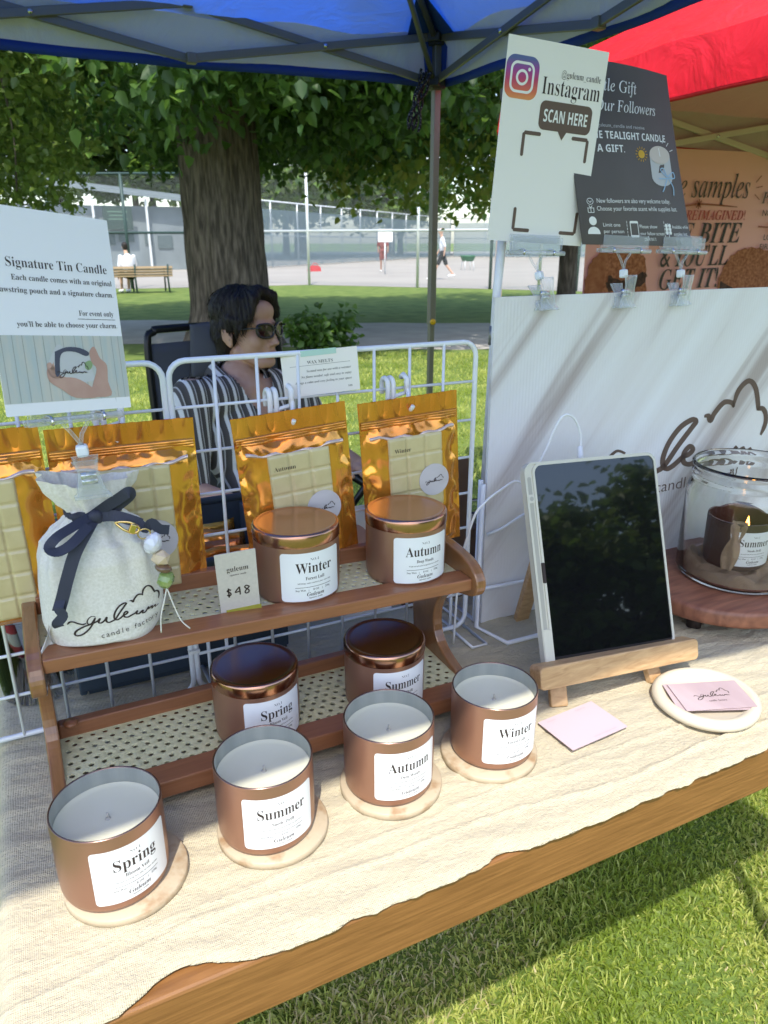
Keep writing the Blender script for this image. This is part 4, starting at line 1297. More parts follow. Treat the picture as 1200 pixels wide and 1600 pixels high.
tag(o, 'pale pink card lying flat on the cloth between the Winter candle and the dish', 'card')

# ------------------------------------------------------------------ round board with the glass jar
M['acacia'] = wood('round_acacia', (.17, .062, .036), (.33, .135, .075), 8, (2, 14, 6), .45, .1)
rb = thing('round_board', (.885, .682, T), 'round reddish wooden serving board on small feet', 'board')
b = MB(); b.lathe([(0, 0), (.120, 0), (.126, .003), (.1275, .008), (.1275, .020), (.126, .0245), (.122, .0265), (0, .0265)], 80, (.885, .682, .8085)); b.build('slab', M['acacia'], rb)
for k in range(3):
    a = k*2.1+3.6
    b = MB(); b.lathe([(0, 0), (.010, 0), (.0115, .024), (0, .024)], 16, (.885+.09*math.cos(a), .682+.09*math.sin(a), T+.0005)); b.build('foot', M['ink'], rb)
JC = (.910, .672, .8355)
jr = thing('glass_jar', JC, 'wide clear glass jar with a rolled rim on the round wooden board', 'jar')
b = MB()
Rj = .083
outer = [(0, 0), (Rj*.90, 0), (Rj*.97, .003), (Rj, .010), (Rj, .125), (Rj*.985, .136), (Rj*.93, .143), (Rj*.925, .147), (Rj*.955, .151), (Rj*.955, .156), (Rj*.925, .160), (Rj*.925, .163), (Rj*.965, .166), (Rj*.965, .1685), (Rj*.945, .171)]
inner = [(Rj*.915, .170), (Rj*.895, .160), (Rj*.895, .146), (Rj*.955, .134), (Rj*.967, .122), (Rj*.967, .012), (Rj*.92, .006), (0, .0055)]
b.lathe(outer+inner, 96, JC)
b.build('jar_body', M['glass'], jr)
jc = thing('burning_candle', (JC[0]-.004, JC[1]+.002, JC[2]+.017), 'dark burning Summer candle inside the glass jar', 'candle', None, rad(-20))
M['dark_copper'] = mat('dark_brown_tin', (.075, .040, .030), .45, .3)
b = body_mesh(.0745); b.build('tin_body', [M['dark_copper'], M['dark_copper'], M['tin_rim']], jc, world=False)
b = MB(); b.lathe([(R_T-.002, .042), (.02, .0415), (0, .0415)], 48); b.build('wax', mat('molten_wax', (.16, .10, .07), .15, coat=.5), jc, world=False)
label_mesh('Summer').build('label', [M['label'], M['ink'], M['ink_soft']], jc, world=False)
b = MB(); b.tube([(.006, -.01, .041), (.006, -.01, .056)], .001, 6); wk = b.build('wick', M['ink'], jc, world=False)
M['flame'] = mat('candle_flame', (1, .55, .12), .5, emit=((1., .42, .06), 5.0))
b = MB(); b.lathe([(0, 0), (.0022, .002), (.0032, .007), (.0026, .013), (.0012, .019), (.0002, .0235)], 16, (.006, -.01, .053)); b.build('flame', M['flame'], wk, world=False)
M['gauze'] = mat('tan_gauze', (.36, .25, .155), .9, col2=(.26, .17, .10), nscale=30, bump=.8, bscale=160, bdist=.003)
b = MB()
def gz(u, v):
    a = u*2*math.pi; r = .004+v*.0715
    z = .006+.010*(1-.3*v)+.007*snoise(a*3, v*9, 0, 2)+.006*abs(math.sin(a*5+v*8))*v
    if v > .95: z -= .010*(v-.95)/.05
    return (JC[0]+r*math.cos(a)*(1+.02*math.sin(a*9)), JC[1]+r*math.sin(a)*(1+.02*math.sin(a*9)), JC[2]+max(.0062, z))
b.grid(gz, 120, 24, wrapu=True)
def gz2(u, v):      # strip draped over the tin's rim
    z = .022+v*.073
    r = R_T+.0012+.004*(1-v)**2+.0015*math.sin(u*9+v*6)
    a = rad(-152)+(u-.5)*(.28+.20*abs(math.sin(v*5)))+.18*v
    if v > .93: r -= (v-.93)/.07*.006
    return (JC[0]-.004+r*math.cos(a), JC[1]+.002+r*math.sin(a), JC[2]+z)
b.grid(gz2, 10, 24)
o = b.build('gauze_nest', M['gauze']); tag(o, 'crumpled tan gauze packed in the bottom of the glass jar', 'gauze')

# ------------------------------------------------------------------ things behind the shelf
M['navy_plastic'] = mat('slate_blue_fabric_bin', (.040, .058, .078), .7, bump=.2, bscale=400)
cr = thing('storage_bin', (.17, .99, T), 'slate blue open storage bin behind the wire grid', 'bin')
b = MB()
bx0, bx1, by0, by1, bz1 = .003, .262, .828, 1.010, .950
for c_, s_ in ((((bx0+bx1)/2, by0, (T+.835)/2), (bx1-bx0, .008, .05)), ):
    pass
b.box(((bx0+bx1)/2, by0, (T+bz1)/2), (bx1-bx0, .008, bz1-T-.03), bev=.002)
b.box(((bx0+bx1)/2, by1, (T+bz1)/2), (bx1-bx0, .008, bz1-T), bev=.002)
b.box((bx0+.004, (by0+by1)/2, (T+bz1)/2), (.008, by1-by0-.008, bz1-T-.012), bev=.002)
b.box((bx1-.004, (by0+by1)/2, (T+bz1)/2), (.008, by1-by0-.008, bz1-T-.012), bev=.002)
b.box(((bx0+bx1)/2, (by0+by1)/2, T+.006), (bx1-bx0-.02, by1-by0-.02, .006))
b.build('body', M['navy_plastic'], cr)
for y_, z_ in ((by1, bz1), (by0, bz1-.015)):
    b = MB(); b.tube([(bx0, y_, z_), (bx1, y_, z_)], .006, 8); b.build('rim', M['navy_plastic'], cr)
for k in range(6):
    y = by0+.030+k*.025
    b = MB()
    x0 = .105+.01*(k % 2)
    b.grid(lambda u, v: (x0+u*.13, y+.004*math.sin(u*9+k)+v*.020, T+.02+v*.115+.004*snoise(u*7, v*6, k)), 14, 10)
    o = b.build('wax_melt_bag', M['foil'] if k % 2 else M['foil_red'], solid=.002)
    tag(o, 'spare amber foil bag filed upright in the slate blue bin', 'wax bag', 'spare foil bags in the bin')
# cup with striped paper roll
M['cup'] = mat('clear_cup', (.95, .96, .97), .05, trans=1., ior=1.2)
cu = thing('plastic_cup', (-.040, .880, T), 'clear plastic cup at the left behind the wire grid', 'cup')
b = MB(); b.lathe([(0, .001), (.036, .001), (.040, .004), (.048, .115), (.0487, .116), (.047, .115), (.039, .005), (0, .003)], 48, (-.040, .880, T)); b.build('cup_body', M['cup'], cu)
m = mat('striped_paper', (.6, .1, .1), .6); t_ = m.node_tree; bs = t_.nodes['Principled BSDF']
tc = t_.nodes.new('ShaderNodeTexCoord'); mp = t_.nodes.new('ShaderNodeMapping'); mp.inputs['Rotation'].default_value = (0, rad(-28), 0)
wv = t_.nodes.new('ShaderNodeTexWave'); wv.bands_direction = 'Z'; wv.inputs['Scale'].default_value = 9.5
rp = t_.nodes.new('ShaderNodeValToRGB'); rp.color_ramp.interpolation = 'CONSTANT'
rp.color_ramp.elements[0].color = (.66, .64, .60, 1); rp.color_ramp.elements[1].color = (.50, .04, .07, 1); rp.color_ramp.elements[1].position = .5
t_.links.new(tc.outputs['Object'], mp.inputs[0]); t_.links.new(mp.outputs[0], wv.inputs['Vector']); t_.links.new(wv.outputs['Fac'], rp.inputs[0]); t_.links.new(rp.outputs[0], bs.inputs[0])
b = MB(); b.tube([(-.056, .877, T+.006), (-.068, .872, .93)], .0085, 16)
o = b.build('striped_stick', m); tag(o, 'red and white striped stick standing in the clear cup', 'stick')
# brown kraft box
M['kraft'] = mat('brown_cardboard', (.145, .088, .055), .7, bump=.1, bscale=300)
b = MB()
kf = lambda x, z, h: Vector((x, .868+h, z))
b.prism(rrect(.105, .225, .014, 5, .512, T+.1125), 0, .006, kf)
b.box((.525, .900, T+.055), (.13, .060, .11), bev=.002)
o = b.build('cardboard_backing', M['kraft']); tag(o, 'dark brown cardboard box and rounded backing behind the grid end', 'box')
# small glass jar of dried leaves
gj = thing('spice_jar', (.608, .90, T), 'small jar of dried leaves half hidden behind the logo board', 'jar')
b = MB(); b.lathe([(0, .07), (.030, .07), (.034, .075), (.034, .125), (.036, .130), (.034, .132), (.0325, .128), (.0325, .078), (0, .074)], 40, (.608, .90, T)); b.build('jar_body', M['glass'], gj)
b = MB(); b.lathe([(0, 0), (.036, 0), (.036, .068), (0, .068)], 32, (.608, .90, T)); b.build('base', M['kraft'], gj)
b = MB()
for k in range(60):
    a, r, z = random.uniform(0, 6.28), .030*math.sqrt(random.random()), random.uniform(.076, .115)
    c_ = Vector((.608+r*math.cos(a), .90+r*math.sin(a), T+z)); d = Vector((random.uniform(-1, 1), random.uniform(-1, 1), random.uniform(-.5, .5)))*.006; e_ = d.orthogonal().normalized()*.003
    b.add([c_-d, c_+e_, c_+d, c_-e_], [[0, 1, 2, 3]])
b.build('dried_leaves', mat('dried_leaves', (.16, .17, .10), .9, col2=(.30, .28, .18), nscale=60), gj)
# slip of leaflet between the bags
ff = frame((.392, .875, .874), (1, -.1, .03), (-.06, .2, 1))
b = MB(); b.prism(rrect(.075, .16, .003, 3), -.0006, 0, ff)
b.prism(circ(-.012, .03, .026, 24), 0, .0003, ff, 1, top_only=True)
b.prism(rrect(.05, .014, .001, 2, -.005, -.055), 0, .0003, ff, 2, top_only=True)
o = b.build('leaflet', [M['card_cream'], mat('rose_print', (.45, .27, .24), .6), M['ink_soft']]); tag(o, 'pale leaflet with a rose disc glimpsed between the two right-hand foil bags', 'leaflet')

# ================================================================== PEOPLE (skinned by fusing tapered limbs into one surface)
def fuse(caps, ells, voxel, smooth=6):
    b = MB()
    def sphere(c, r, R=None, seg=16):
        bm = bmesh.new(); bmesh.ops.create_uvsphere(bm, u_segments=seg, v_segments=seg//2+2, radius=1)
        for v in bm.verts: v.co = Vector((v.co.x*r[0], v.co.y*r[1], v.co.z*r[2]))
        b.bm(bm, R, c, 0, True)
    for p, r0, q, r1 in caps:
        p, q = Vector(p), Vector(q)
        n = max(2, int((q-p).length/(min(r0, r1)*.45)))
        b.tube([p.lerp(q, i/n) for i in range(n+1)], [r0+(r1-r0)*i/n for i in range(n+1)], 14)
        sphere(p, (r0,)*3); sphere(q, (r1,)*3)
    for e in ells: sphere(*e)
    o = b.build('fused', bpy.data.materials[0])
    md = o.modifiers.new('r', 'REMESH'); md.mode = 'VOXEL'; md.voxel_size = voxel; md.use_smooth_shade = True
    if smooth:
        ms = o.modifiers.new('s', 'SMOOTH'); ms.factor = .5; ms.iterations = smooth
    dg = bpy.context.evaluated_depsgraph_get()
    me = bpy.data.meshes.new_from_object(o.evaluated_get(dg))
    old = o.data; bpy.data.objects.remove(o); bpy.data.meshes.remove(old)
    return me
def body_obj(name, me, m, parent=None, origin=None, delete=None):
    if delete:
        bm = bmesh.new(); bm.from_mesh(me)
        bmesh.ops.delete(bm, geom=[v for v in bm.verts if delete(v.co)], context='VERTS')
        bm.to_mesh(me); bm.free()
    me.materials.clear(); me.materials.append(m)
    off = Vector(origin) if origin is not None else (parent_loc(parent) if parent else Vector())
    me.transform(Matrix.Translation(-off))
    me.polygons.foreach_set('use_smooth', [True]*len(me.polygons))
    me.name = name
    o = bpy.data.objects.new(name, me); col.objects.link(o)
    if parent: o.parent = parent
    elif origin is not None: o.location = origin
    return o
M['skin'] = mat('skin', (.56, .34, .24), .52, col2=(.50, .275, .19), nscale=22, ndetail=8, bump=.25, bscale=420, bdist=.0006)
M['hair'] = mat('dark_hair', (.009, .0065, .0055), .55, col2=(.022, .014, .010), nscale=30, stretch=(4, 4, .5), bump=.7, bscale=90, bstretch=(3, 3, .3), bdist=.004)

# ---- seated man
HC = Vector((.648, 2.305, 1.040))
F = Vector((.585, -.81, .06)).normalized(); Lf = Vector((0, 0, 1)).cross(F).normalized(); Up = F.cross(Lf).normalized()
HR = Matrix((F, Lf, Up)).transposed()
def hp(f, l, u): return HC+F*f+Lf*l+Up*u
def cap(a, r0, b_, r1): return (hp(*a), r0, hp(*b_), r1)
def ell(c, r): return (hp(*c), r, HR)
TF = Vector((.30, -.95, 0)).normalized(); TL = Vector((0, 0, 1)).cross(TF).normalized(); UZ = Vector((0, 0, 1))
S0 = Vector((.620, 2.275, .862))
def tp(f, l, u): return S0+TF*f+TL*l+UZ*u
shR, shL = tp(.0, -.185, .005), tp(.0, .185, -.015)
elR, wrR = tp(.05, -.245, -.27), tp(.27, -.185, -.285)
elL, wrL = tp(.06, .265, -.215), tp(.28, .215, -.225)
hipR, hipL = tp(.10, -.09, -.52), tp(.10, .09, -.52)
knR, knL = tp(.50, -.16, -.40), tp(.50, .16, -.40)
anR, anL = tp(.56, -.16, -.80), tp(.56, .16, -.80)
head_e = [ell((-.012, 0, .042), (.094, .074, .080)), ell((.028, 0, -.035), (.060, .062, .072)), ell((.070, 0, -.098), (.020, .024, .017)),
          ell((.052, .034, -.030), (.030, .026, .032)), ell((.052, -.034, -.030), (.030, .026, .032)), ell((.072, 0, .020), (.020, .050, .014)),
          ell((.066, 0, .055), (.026, .050, .035)), ell((.084, 0, -.066), (.013, .024, .007)), ell((.083, 0, -.077), (.012, .020, .006)),
          ell((.098, .012, -.041), (.010, .008, .008)), ell((.098, -.012, -.041), (.010, .008, .008)), ell((.108, 0, -.038), (.012, .009, .009)),
          ell((.078, 0, -.055), (.015, .026, .010))]
for s_ in (-1, 1):
    head_e += [ell((-.014, s_*.077, -.012), (.018, .008, .030)), ell((-.026, s_*.082, -.002), (.009, .007, .026)), ell((-.008, s_*.077, -.036), (.010, .006, .010))]
head_c = [cap((.088, 0, .012), .0075, (.104, 0, -.034), .0105), cap((-.020, 0, -.060), .054, (-.045, 0, -.165), .058)]
for s_ in (-1, 1): head_c += [cap((.0, s_*.054, -.058), .018, (.062, s_*.018, -.096), .019)]
def hand(wr, d, up_, side):
    d = d.normalized(); sd_ = d.cross(up_).normalized()*side
    cs = [(wr, .024, wr+d*.03, .027), (wr+d*.03+sd_*.016, .018, wr+d*.085+sd_*.020, .014), (wr+d*.03-sd_*.016, .018, wr+d*.083-sd_*.022, .013), (wr+d*.03, .02, wr+d*.088, .015)]
    for k, (o_, L_) in enumerate(((-.030, .062), (-.011, .078), (.010, .084), (.029, .070))):
        a = wr+d*.088+sd_*o_; m_ = a+d*L_*.5-up_*.008; e = a+d*L_*.85-up_*.036
        cs += [(a, .0095, m_, .0088), (m_, .0088, e, .0074)]
    a = wr+d*.030+sd_*.030; cs += [(a, .012, a+d*.030+sd_*.026, .010), (a+d*.030+sd_*.026, .010, a+d*.058+sd_*.028-up_*.010, .0085)]
    return cs
body_c = head_c+[(tp(-.03, 0, .03), .066, tp(.0, 0, -.02), .075), (shR, .052, elR, .041), (elR, .040, wrR, .027), (shL, .052, elL, .041), (elL, .040, wrL, .027),
                 (tp(.0, -.10, -.02), .07, tp(.0, .10, -.03), .07), (hipR, .082, knR, .058), (hipL, .082, knL, .058), (knR, .052, anR, .036), (knL, .052, anL, .036),
                 (anR, .036, anR+TF*.15-UZ*.03, .030), (anL, .036, anL+TF*.15-UZ*.03, .030)]
body_c += hand(wrR, (wrR-elR), UZ, -1)+hand(wrL, (wrL-elL), UZ, 1)
TR = Matrix((TF, TL, UZ)).transposed()
body_e = head_e+[(tp(.02, 0, -.16), (.098, .150, .17), TR), (tp(.06, 0, -.36), (.098, .135, .18), TR), (tp(.10, 0, -.50), (.11, .15, .10), TR)]
me = fuse(body_c, body_e, .0042, 5)
man = body_obj('person', me, M['skin'], None, (S0.x, S0.y, 0))
tag(man, 'seated man in dark sunglasses and a striped shirt looking off to the side', 'person')
# colour the lips a little through a child (lip surface)
b = MB()
for (u_, r_) in ((-.0665, .0042), (-.0765, .0046)):
    b.tube(smooth2([hp(.080, -.0235, -.0715), hp(.0925, -.012, u_+.001), hp(.0965, 0, u_-.0003), hp(.0925, .012, u_+.001), hp(.080, .0235, -.0715)], 4), [.0012]+[r_*.8]*2+[r_]*13+[.0012] if False else r_*.75, 8)
b.build('lips', mat('lips', (.36, .15, .125), .45), man)
# hair
hair_e = [ell((-.026, 0, .062), (.098, .083, .077)), ell((-.052, 0, .005), (.066, .079, .088)), ell((-.066, 0, -.045), (.042, .062, .062))]
hair_c = []
for s_ in (-1, 1):
    for k in range(9):
        a = k/8
        l0 = s_*.006; f0 = .052-.020*a
        hair_c += [cap((f0+.004, l0, .116), .017, (f0+.020-.050*a, s_*(.046+.014*a), .098-.006*a), .017),
                   cap((f0+.020-.050*a, s_*(.046+.014*a), .098-.006*a), .017, (.066-.105*a, s_*(.066+.010*a), .042-.030*a), .0125)]
    hair_c += [cap((.062, s_*.060, .060), .012, (.040, s_*.074, .012), .008), cap((.0, s_*.074, .04), .018, (-.006, s_*.079, .008), .010), cap((.022, s_*.074, .035), .014, (.020, s_*.077, -.006), .007),
               cap((-.045, s_*.068, -.01), .02, (-.050, s_*.058, -.075), .012)]
me = fuse(hair_c, hair_e, .0042, 3)
for v in me.vertices:
    d = HR.transposed() @ (v.co-HC)
    a = math.atan2(d.y, d.x)
    k = .0028*math.sin(a*34+d.z*30+2*math.sin(a*7))+.0016*math.sin(a*71+d.z*20)
    n_ = (v.co-HC).normalized(); v.co += n_*k
hob = body_obj('hair', me, M['hair'], man)
# loose locks lying over the hair
lv, lf = [], []
rl = random.Random(12)
hv = [v.co+man.location for v in me.vertices]; hn = [v.normal.copy() for v in me.vertices]
for k in range(1500):
    i = rl.randrange(len(hv)); p, n_ = Vector(hv[i]), Vector(hn[i])
    d = HR.transposed() @ (p-HC)
    if d.z < -.02: continue
    side_ = 1 if d.y > 0 else -1
    flow = (HR @ Vector((.25*(d.x > .0)-.35*(d.x < -.03), side_*.8*max(0, d.z*8), -1-.2*rl.random())))
    flow = (flow-n_*flow.dot(n_)).normalized()
    L_ = rl.uniform(.018, .045); w__ = rl.uniform(.0010, .0022); sd__ = flow.cross(n_).normalized()
    o0 = len(lv)
    for q in range(5):
        t__ = q/4; c__ = p+flow*L_*t__+n_*(.0012+.0035*math.sin(math.pi*min(1, t__*.9)))-n_*L_*.55*t__*t__*(d.length < .2)*.6+sd__*.004*math.sin(t__*3+k)
        ww = w__*(1-t__*.85)
        lv += [c__+sd__*ww, c__-sd__*ww]
    lf += [[o0+2*q, o0+2*q+1, o0+2*q+3, o0+2*q+2] for q in range(4)]
lb = MB(); lb.add(lv, lf, 0, True); lb.build('loose_locks', M['hair'], hob)
# sunglasses
sgl = MB()
M['frame_dark'] = mat('dark_glasses_frame', (.012, .011, .012), .25, coat=.4)
M['lens'] = mat('dark_red_lens', (.030, .008, .010), .04, spec=.6, coat=.15)
for s_ in (-1, 1):
    sq = lambda q: math.copysign(abs(q)**.72, q)
    c_ = [(s_*(.035+.0290*sq(math.cos(t))), .003+.0225*sq(math.sin(t))*(1 if math.sin(t) < 0 else .80)+.003*math.cos(t)) for t in np.linspace(0, 2*math.pi, 28)[:-1]]
    pts = [hp(.106-.0042*abs(l/.03)**2, l, u) for l, u in c_]
    sgl.tube(pts, .0040, 8, closed=True)
    sgl.tube(smooth2([hp(.1015, s_*.060, .012), hp(.090, s_*.071, .012), hp(.03, s_*.078, .010), hp(-.012, s_*.080, .010)], 4), .0026, 8)
sgl.tube(smooth2([hp(.106, -.0085, .008), hp(.1095, 0, .011), hp(.106, .0085, .008)], 4), .0024, 8)
go = sgl.build('sunglasses', M['frame_dark'], man)
for s_ in (-1, 1):
    b = MB()
    c_ = [(s_*(.035+.0280*sq(math.cos(t))), .003+.0215*sq(math.sin(t))*(1 if math.sin(t) < 0 else .80)+.003*math.cos(t)) for t in np.linspace(0, 2*math.pi, 28)[:-1]]
    b.add([hp(.1065-.0042*abs(.034/.03)**2, s_*.034, .004)]+[hp(.106-.0042*abs(l/.03)**2, l, u) for l, u in c_], [[0, 1+i, 1+(i+1) % 27] for i in range(27)], 0, True)
    b.build('lens', M['lens'], go)
# striped shirt
m = mat('striped_shirt', (.07, .06, .055), .85, bump=.15, bscale=500); t_ = m.node_tree; bs = t_.nodes['Principled BSDF']
tc = t_.nodes.new('ShaderNodeTexCoord'); mp = t_.nodes.new('ShaderNodeMapping'); mp.inputs['Rotation'].default_value = (0, 0, -math.atan2(TL.y, TL.x))
wv = t_.nodes.new('ShaderNodeTexWave'); wv.bands_direction = 'X'; wv.wave_profile = 'SAW'; wv.inputs['Scale'].default_value = 9.4; wv.inputs['Distortion'].default_value = .8; wv.inputs['Detail'].default_value = 1; wv.inputs['Detail Scale'].default_value = .6
rp = t_.nodes.new('ShaderNodeValToRGB'); rp.color_ramp.interpolation = 'LINEAR'
E_ = rp.color_ramp.elements; E_[0].color = (.060, .052, .050, 1); E_[1].color = (.060, .052, .050, 1)
for p_, c_ in ((.40, (.095, .085, .080)), (.43, (.70, .68, .66)), (.68, (.70, .68, .66)), (.71, (.095, .085, .080)), (.88, (.095, .085, .080)), (.895, (.45, .43, .42)), (.96, (.45, .43, .42)), (.975, (.095, .085, .080))):
    e_ = E_.new(p_); e_.color = (*c_, 1)
t_.links.new(tc.outputs['Object'], mp.inputs[0]); t_.links.new(mp.outputs[0], wv.inputs['Vector']); t_.links.new(wv.outputs['Fac'], rp.inputs[0]); t_.links.new(rp.outputs[0], bs.inputs[0])
M['stripes'] = m
shirt_c = [(shR, .062, shR.lerp(elR, .96), .058), (shL, .062, shL.lerp(elL, .86), .060), (tp(.0, -.11, -.015), .078, tp(.0, .11, -.022), .078), (tp(-.03, -.06, .045), .050, tp(-.03, .06, .045), .050)]
shirt_e = [(tp(.02, 0, -.16), (.112, .168, .18), TR), (tp(.06, 0, -.34), (.115, .158, .19), TR)]
me = fuse(shirt_c, shirt_e, .006, 6)
for v in me.vertices:
    d = TR.transposed() @ (v.co-S0)
    k = .006*snoise(d.y*16+d.z*7, d.z*14, d.x*9, 2)+.004*math.sin(d.z*60+d.y*40)*max(0, -d.z-.2)
    v.co += (TF*d.x+TL*d.y).normalized()*k
def vcut(p):
    d = TR.transposed() @ (p-S0)
    if d.x > .0 and abs(d.y-.005) < .052*(d.z+.115)/.13 and d.z > -.115: return True
    return d.z > .058 or d.z < -.52
body_obj('shirt', me, M['stripes'], man, None, vcut)
b = MB()
for s_ in (-1, 1):
    def colr(u, v):
        a = u
        P_ = [Vector((-.085, 0, .082)), Vector((-.055, s_*.066, .082)), Vector((.015, s_*.064, .052)), Vector((.062, s_*.030, -.005))]
        O_ = [Vector((-.110, 0, .050)), Vector((-.072, s_*.100, .045)), Vector((.020, s_*.102, .008)), Vector((.090, s_*.075, -.052))]
        t = u*3; i = min(2, int(t)); f_ = t-i; f_ = f_
        A = P_[i].lerp(P_[i+1], f_); B = O_[i].lerp(O_[i+1], f_)
        q = A.lerp(B, v); q += Vector((0, 0, .012*math.sin(math.pi*v)))
        return tp(*q)
    b.grid(colr, 18, 6)
b.build('collar', M['stripes'], man, solid=.003)
M['denim'] = mat('dark_trousers', (.030, .034, .045), .9, bump=.2, bscale=300)
me = fuse([(hipR, .094, knR, .072), (hipL, .094, knL, .072), (knR, .068, anR, .055), (knL, .068, anL, .055)], [(tp(.09, 0, -.50), (.125, .17, .11), TR)], .012, 4)
body_obj('trousers', me, M['denim'], man)
for a_ in (anR, anL):
    me = fuse([(a_-UZ*.02-TF*.02, .045, a_+TF*.16-UZ*.035, .040)], [], .012, 3)
    body_obj('shoe', me, M['ink'], man)
# camp chair
M['chair_fabric'] = mat('charcoal_chair_fabric', (.105, .108, .122), .9, bump=.3, bscale=500)
M['chair_tube'] = mat('black_tube', (.012, .012, .014), .3, .3)
ccB = Vector((.600, 2.435, 0))
ca = Vector((.985, .17, 0)).normalized(); cb_ = Vector((.17, -.985, 0)).normalized()
def cp(l, f, z): return ccB+ca*l+cb_*f+UZ*z
chr_ = thing('camp_chair', (ccB.x, ccB.y-.2, 0), 'charcoal folding camp chair with a black tube frame under the seated man', 'chair')
b = MB()
prof = [(-.235, .0, .36), (-.235, -.03, .70), (-.230, -.055, .99), (-.205, -.06, 1.032), (-.165, -.06, 1.040), (.165, -.06, 1.040), (.205, -.06, 1.032), (.230, -.055, .99), (.235, -.03, .70), (.235, .0, .36)]
b.tube(smooth2([tuple(cp(*p)) for p in prof], 4), .0125, 10)
b.build('back_frame', M['chair_tube'], chr_)
b = MB()
b.grid(lambda u, v: cp((u-.5)*.455, -.005-.055*v-.02*math.sin(math.pi*u), .36+.635*v+(0)), 20, 20)
b.grid(lambda u, v: cp((u-.5)*.47, .01+.50*v, .345-.03*math.sin(math.pi*u)*math.sin(math.pi*v)+.04*v), 16, 16)
b.build('sling', M['chair_fabric'], chr_, solid=.012)
b = MB()
b.grid(lambda u, v: cp((u-.5)*.20*(1-.12*v), -.045+.03*math.sin(math.pi*u)*math.sin(math.pi*v), .88+.17*v), 14, 12)
b.build('headrest', M['chair_fabric'], chr_, solid=.03)
for s_ in (-1, 1):
    b = MB(); b.tube([cp(s_*.275, -.02, .60), cp(s_*.28, .25, .585), cp(s_*.28, .46, .56)], [.016, .02, .018], 10); b.build('armrest', M['chair_tube'], chr_)
    b = MB(); b.tube([cp(s_*.26, -.01, .62), cp(s_*.26, .45, .01)], .011, 8); b.build('leg', M['chair_tube'], chr_)
    b = MB(); b.tube([cp(s_*.245, .47, .58), cp(s_*.245, -.05, .01)], .011, 8); b.build('leg', M['chair_tube'], chr_)

# ---- small far figures
def far_person(base, face, label, shirt, short, skin, pose, hairm, sc_=1.0, group=None, sit=False):
    B = Vector(base); f = Vector((*face, 0)).normalized(); l = UZ.cross(f)
    def q(a, s_, z): return B+(f*a+l*s_+UZ*z)*sc_
    hip = .92 if not sit else .46
    st = pose
    def sh_(s_, z): return q(st.get('lean', 0)*(z-hip), s_, z)
    legs = []
    for s_, k in ((1, 'L'), (-1, 'R')):
        if sit:
            kn, an = q(.42, s_*.10, .48), q(.46, s_*.10, .08)
        else:
            a = st.get('leg'+k, 0); kn = q(a*.45+max(0, a)*.05, s_*.09, .50); an = q(a-.06*(a < 0), s_*.09, .08+.10*(a < -.2))
        legs.append((q(0, s_*.085, hip), kn, an))
    tz_ = hip+.50
    arms = []
    for s_, k in ((1, 'L'), (-1, 'R')):
        a = st.get('arm'+k, 0)
        arms.append((sh_(s_*.18, tz_-.03), q(st.get('lean', 0)*.3+a*.5-.03, s_*.23, tz_-.30), q(st.get('lean', 0)*.2+a+.06, s_*.22, tz_-.52)))
    hd = sh_(0, tz_+.21)+f*.03
    caps = [(sh_(0, tz_+.0), .055*sc_, hd, .05*sc_)]
    for a, b_, c_ in legs: caps += [(a, .075*sc_, b_, .052*sc_), (b_, .05*sc_, c_, .036*sc_), (c_, .036*sc_, c_+f*.14-UZ*.04, .03*sc_)]
    for a, b_, c_ in arms: caps += [(a, .046*sc_, b_, .036*sc_), (b_, .035*sc_, c_, .027*sc_), (c_, .030*sc_, c_-UZ*.09*sc_+f*.02, .018*sc_)]
    R = Matrix((f, l, UZ)).transposed()
    ells = [(sh_(0, hip+.28), (.095*sc_, .155*sc_, .26*sc_), R), (q(0, 0, hip), (.10*sc_, .14*sc_, .11*sc_), R), (hd+UZ*.02, (.092*sc_, .072*sc_, .108*sc_), R), (hd+f*.09-UZ*.01, (.02*sc_, .015*sc_, .02*sc_), R)]
    o = body_obj('person', fuse(caps, ells, .016, 3), skin, None, base)
    tag(o, label, 'person', group)
    me = fuse([(arms[i][0], .06*sc_, arms[i][0].lerp(arms[i][1], .85), .055*sc_) for i in (0, 1)], [(sh_(0, hip+.27), (.112*sc_, .175*sc_, .29*sc_), R)], .018, 3)
    body_obj('shirt', me, shirt, o)
    me = fuse([(a, .092*sc_, a.lerp(b_, .85), .078*sc_) for a, b_, c_ in legs], [(q(0, 0, hip), (.115*sc_, .155*sc_, .11*sc_), R)], .018, 3)
    body_obj('shorts', me, short, o)
    if hairm:
        me = fuse([], [(hd+UZ*.05-f*.015, (.098*sc_, .080*sc_, .085*sc_), R), (hd-f*.04+UZ*.0, (.07*sc_, .078*sc_, .09*sc_), R)], .016, 2)
        body_obj('hair', me, hairm, o)
    for a, b_, c_ in legs:
        me = fuse([(c_-f*.03-UZ*.03, .045*sc_, c_+f*.17-UZ*.045, .038*sc_)], [], .018, 2); body_obj('shoe', me, M['white_print'], o)
    return o
M['white_shirt'] = mat('white_shirt', (.72, .74, .78), .9)
M['black_cloth'] = mat('black_cloth', (.02, .02, .025), .9)
M['red_cloth'] = mat('dull_red_cloth', (.20, .06, .055), .9)
M['dark_skin'] = mat('tanned_skin', (.30, .16, .11), .6)
M['pale_skin'] = mat('fair_skin', (.58, .36, .26), .6)
far_person((14.25, 24.4, .006), (-.90, .44), 'grey-haired man in a white shirt and black shorts walking across the court', M['white_shirt'], M['black_cloth'], M['pale_skin'], dict(legL=.36, legR=-.36, armL=-.12, armR=.10, lean=.06), None)
far_person((15.75, 32.4, .006), (-.4, -.9), 'distant figure in dull red standing on the far court', M['red_cloth'], M['red_cloth'], M['dark_skin'], dict(armL=.1, armR=-.05), M['hair'])
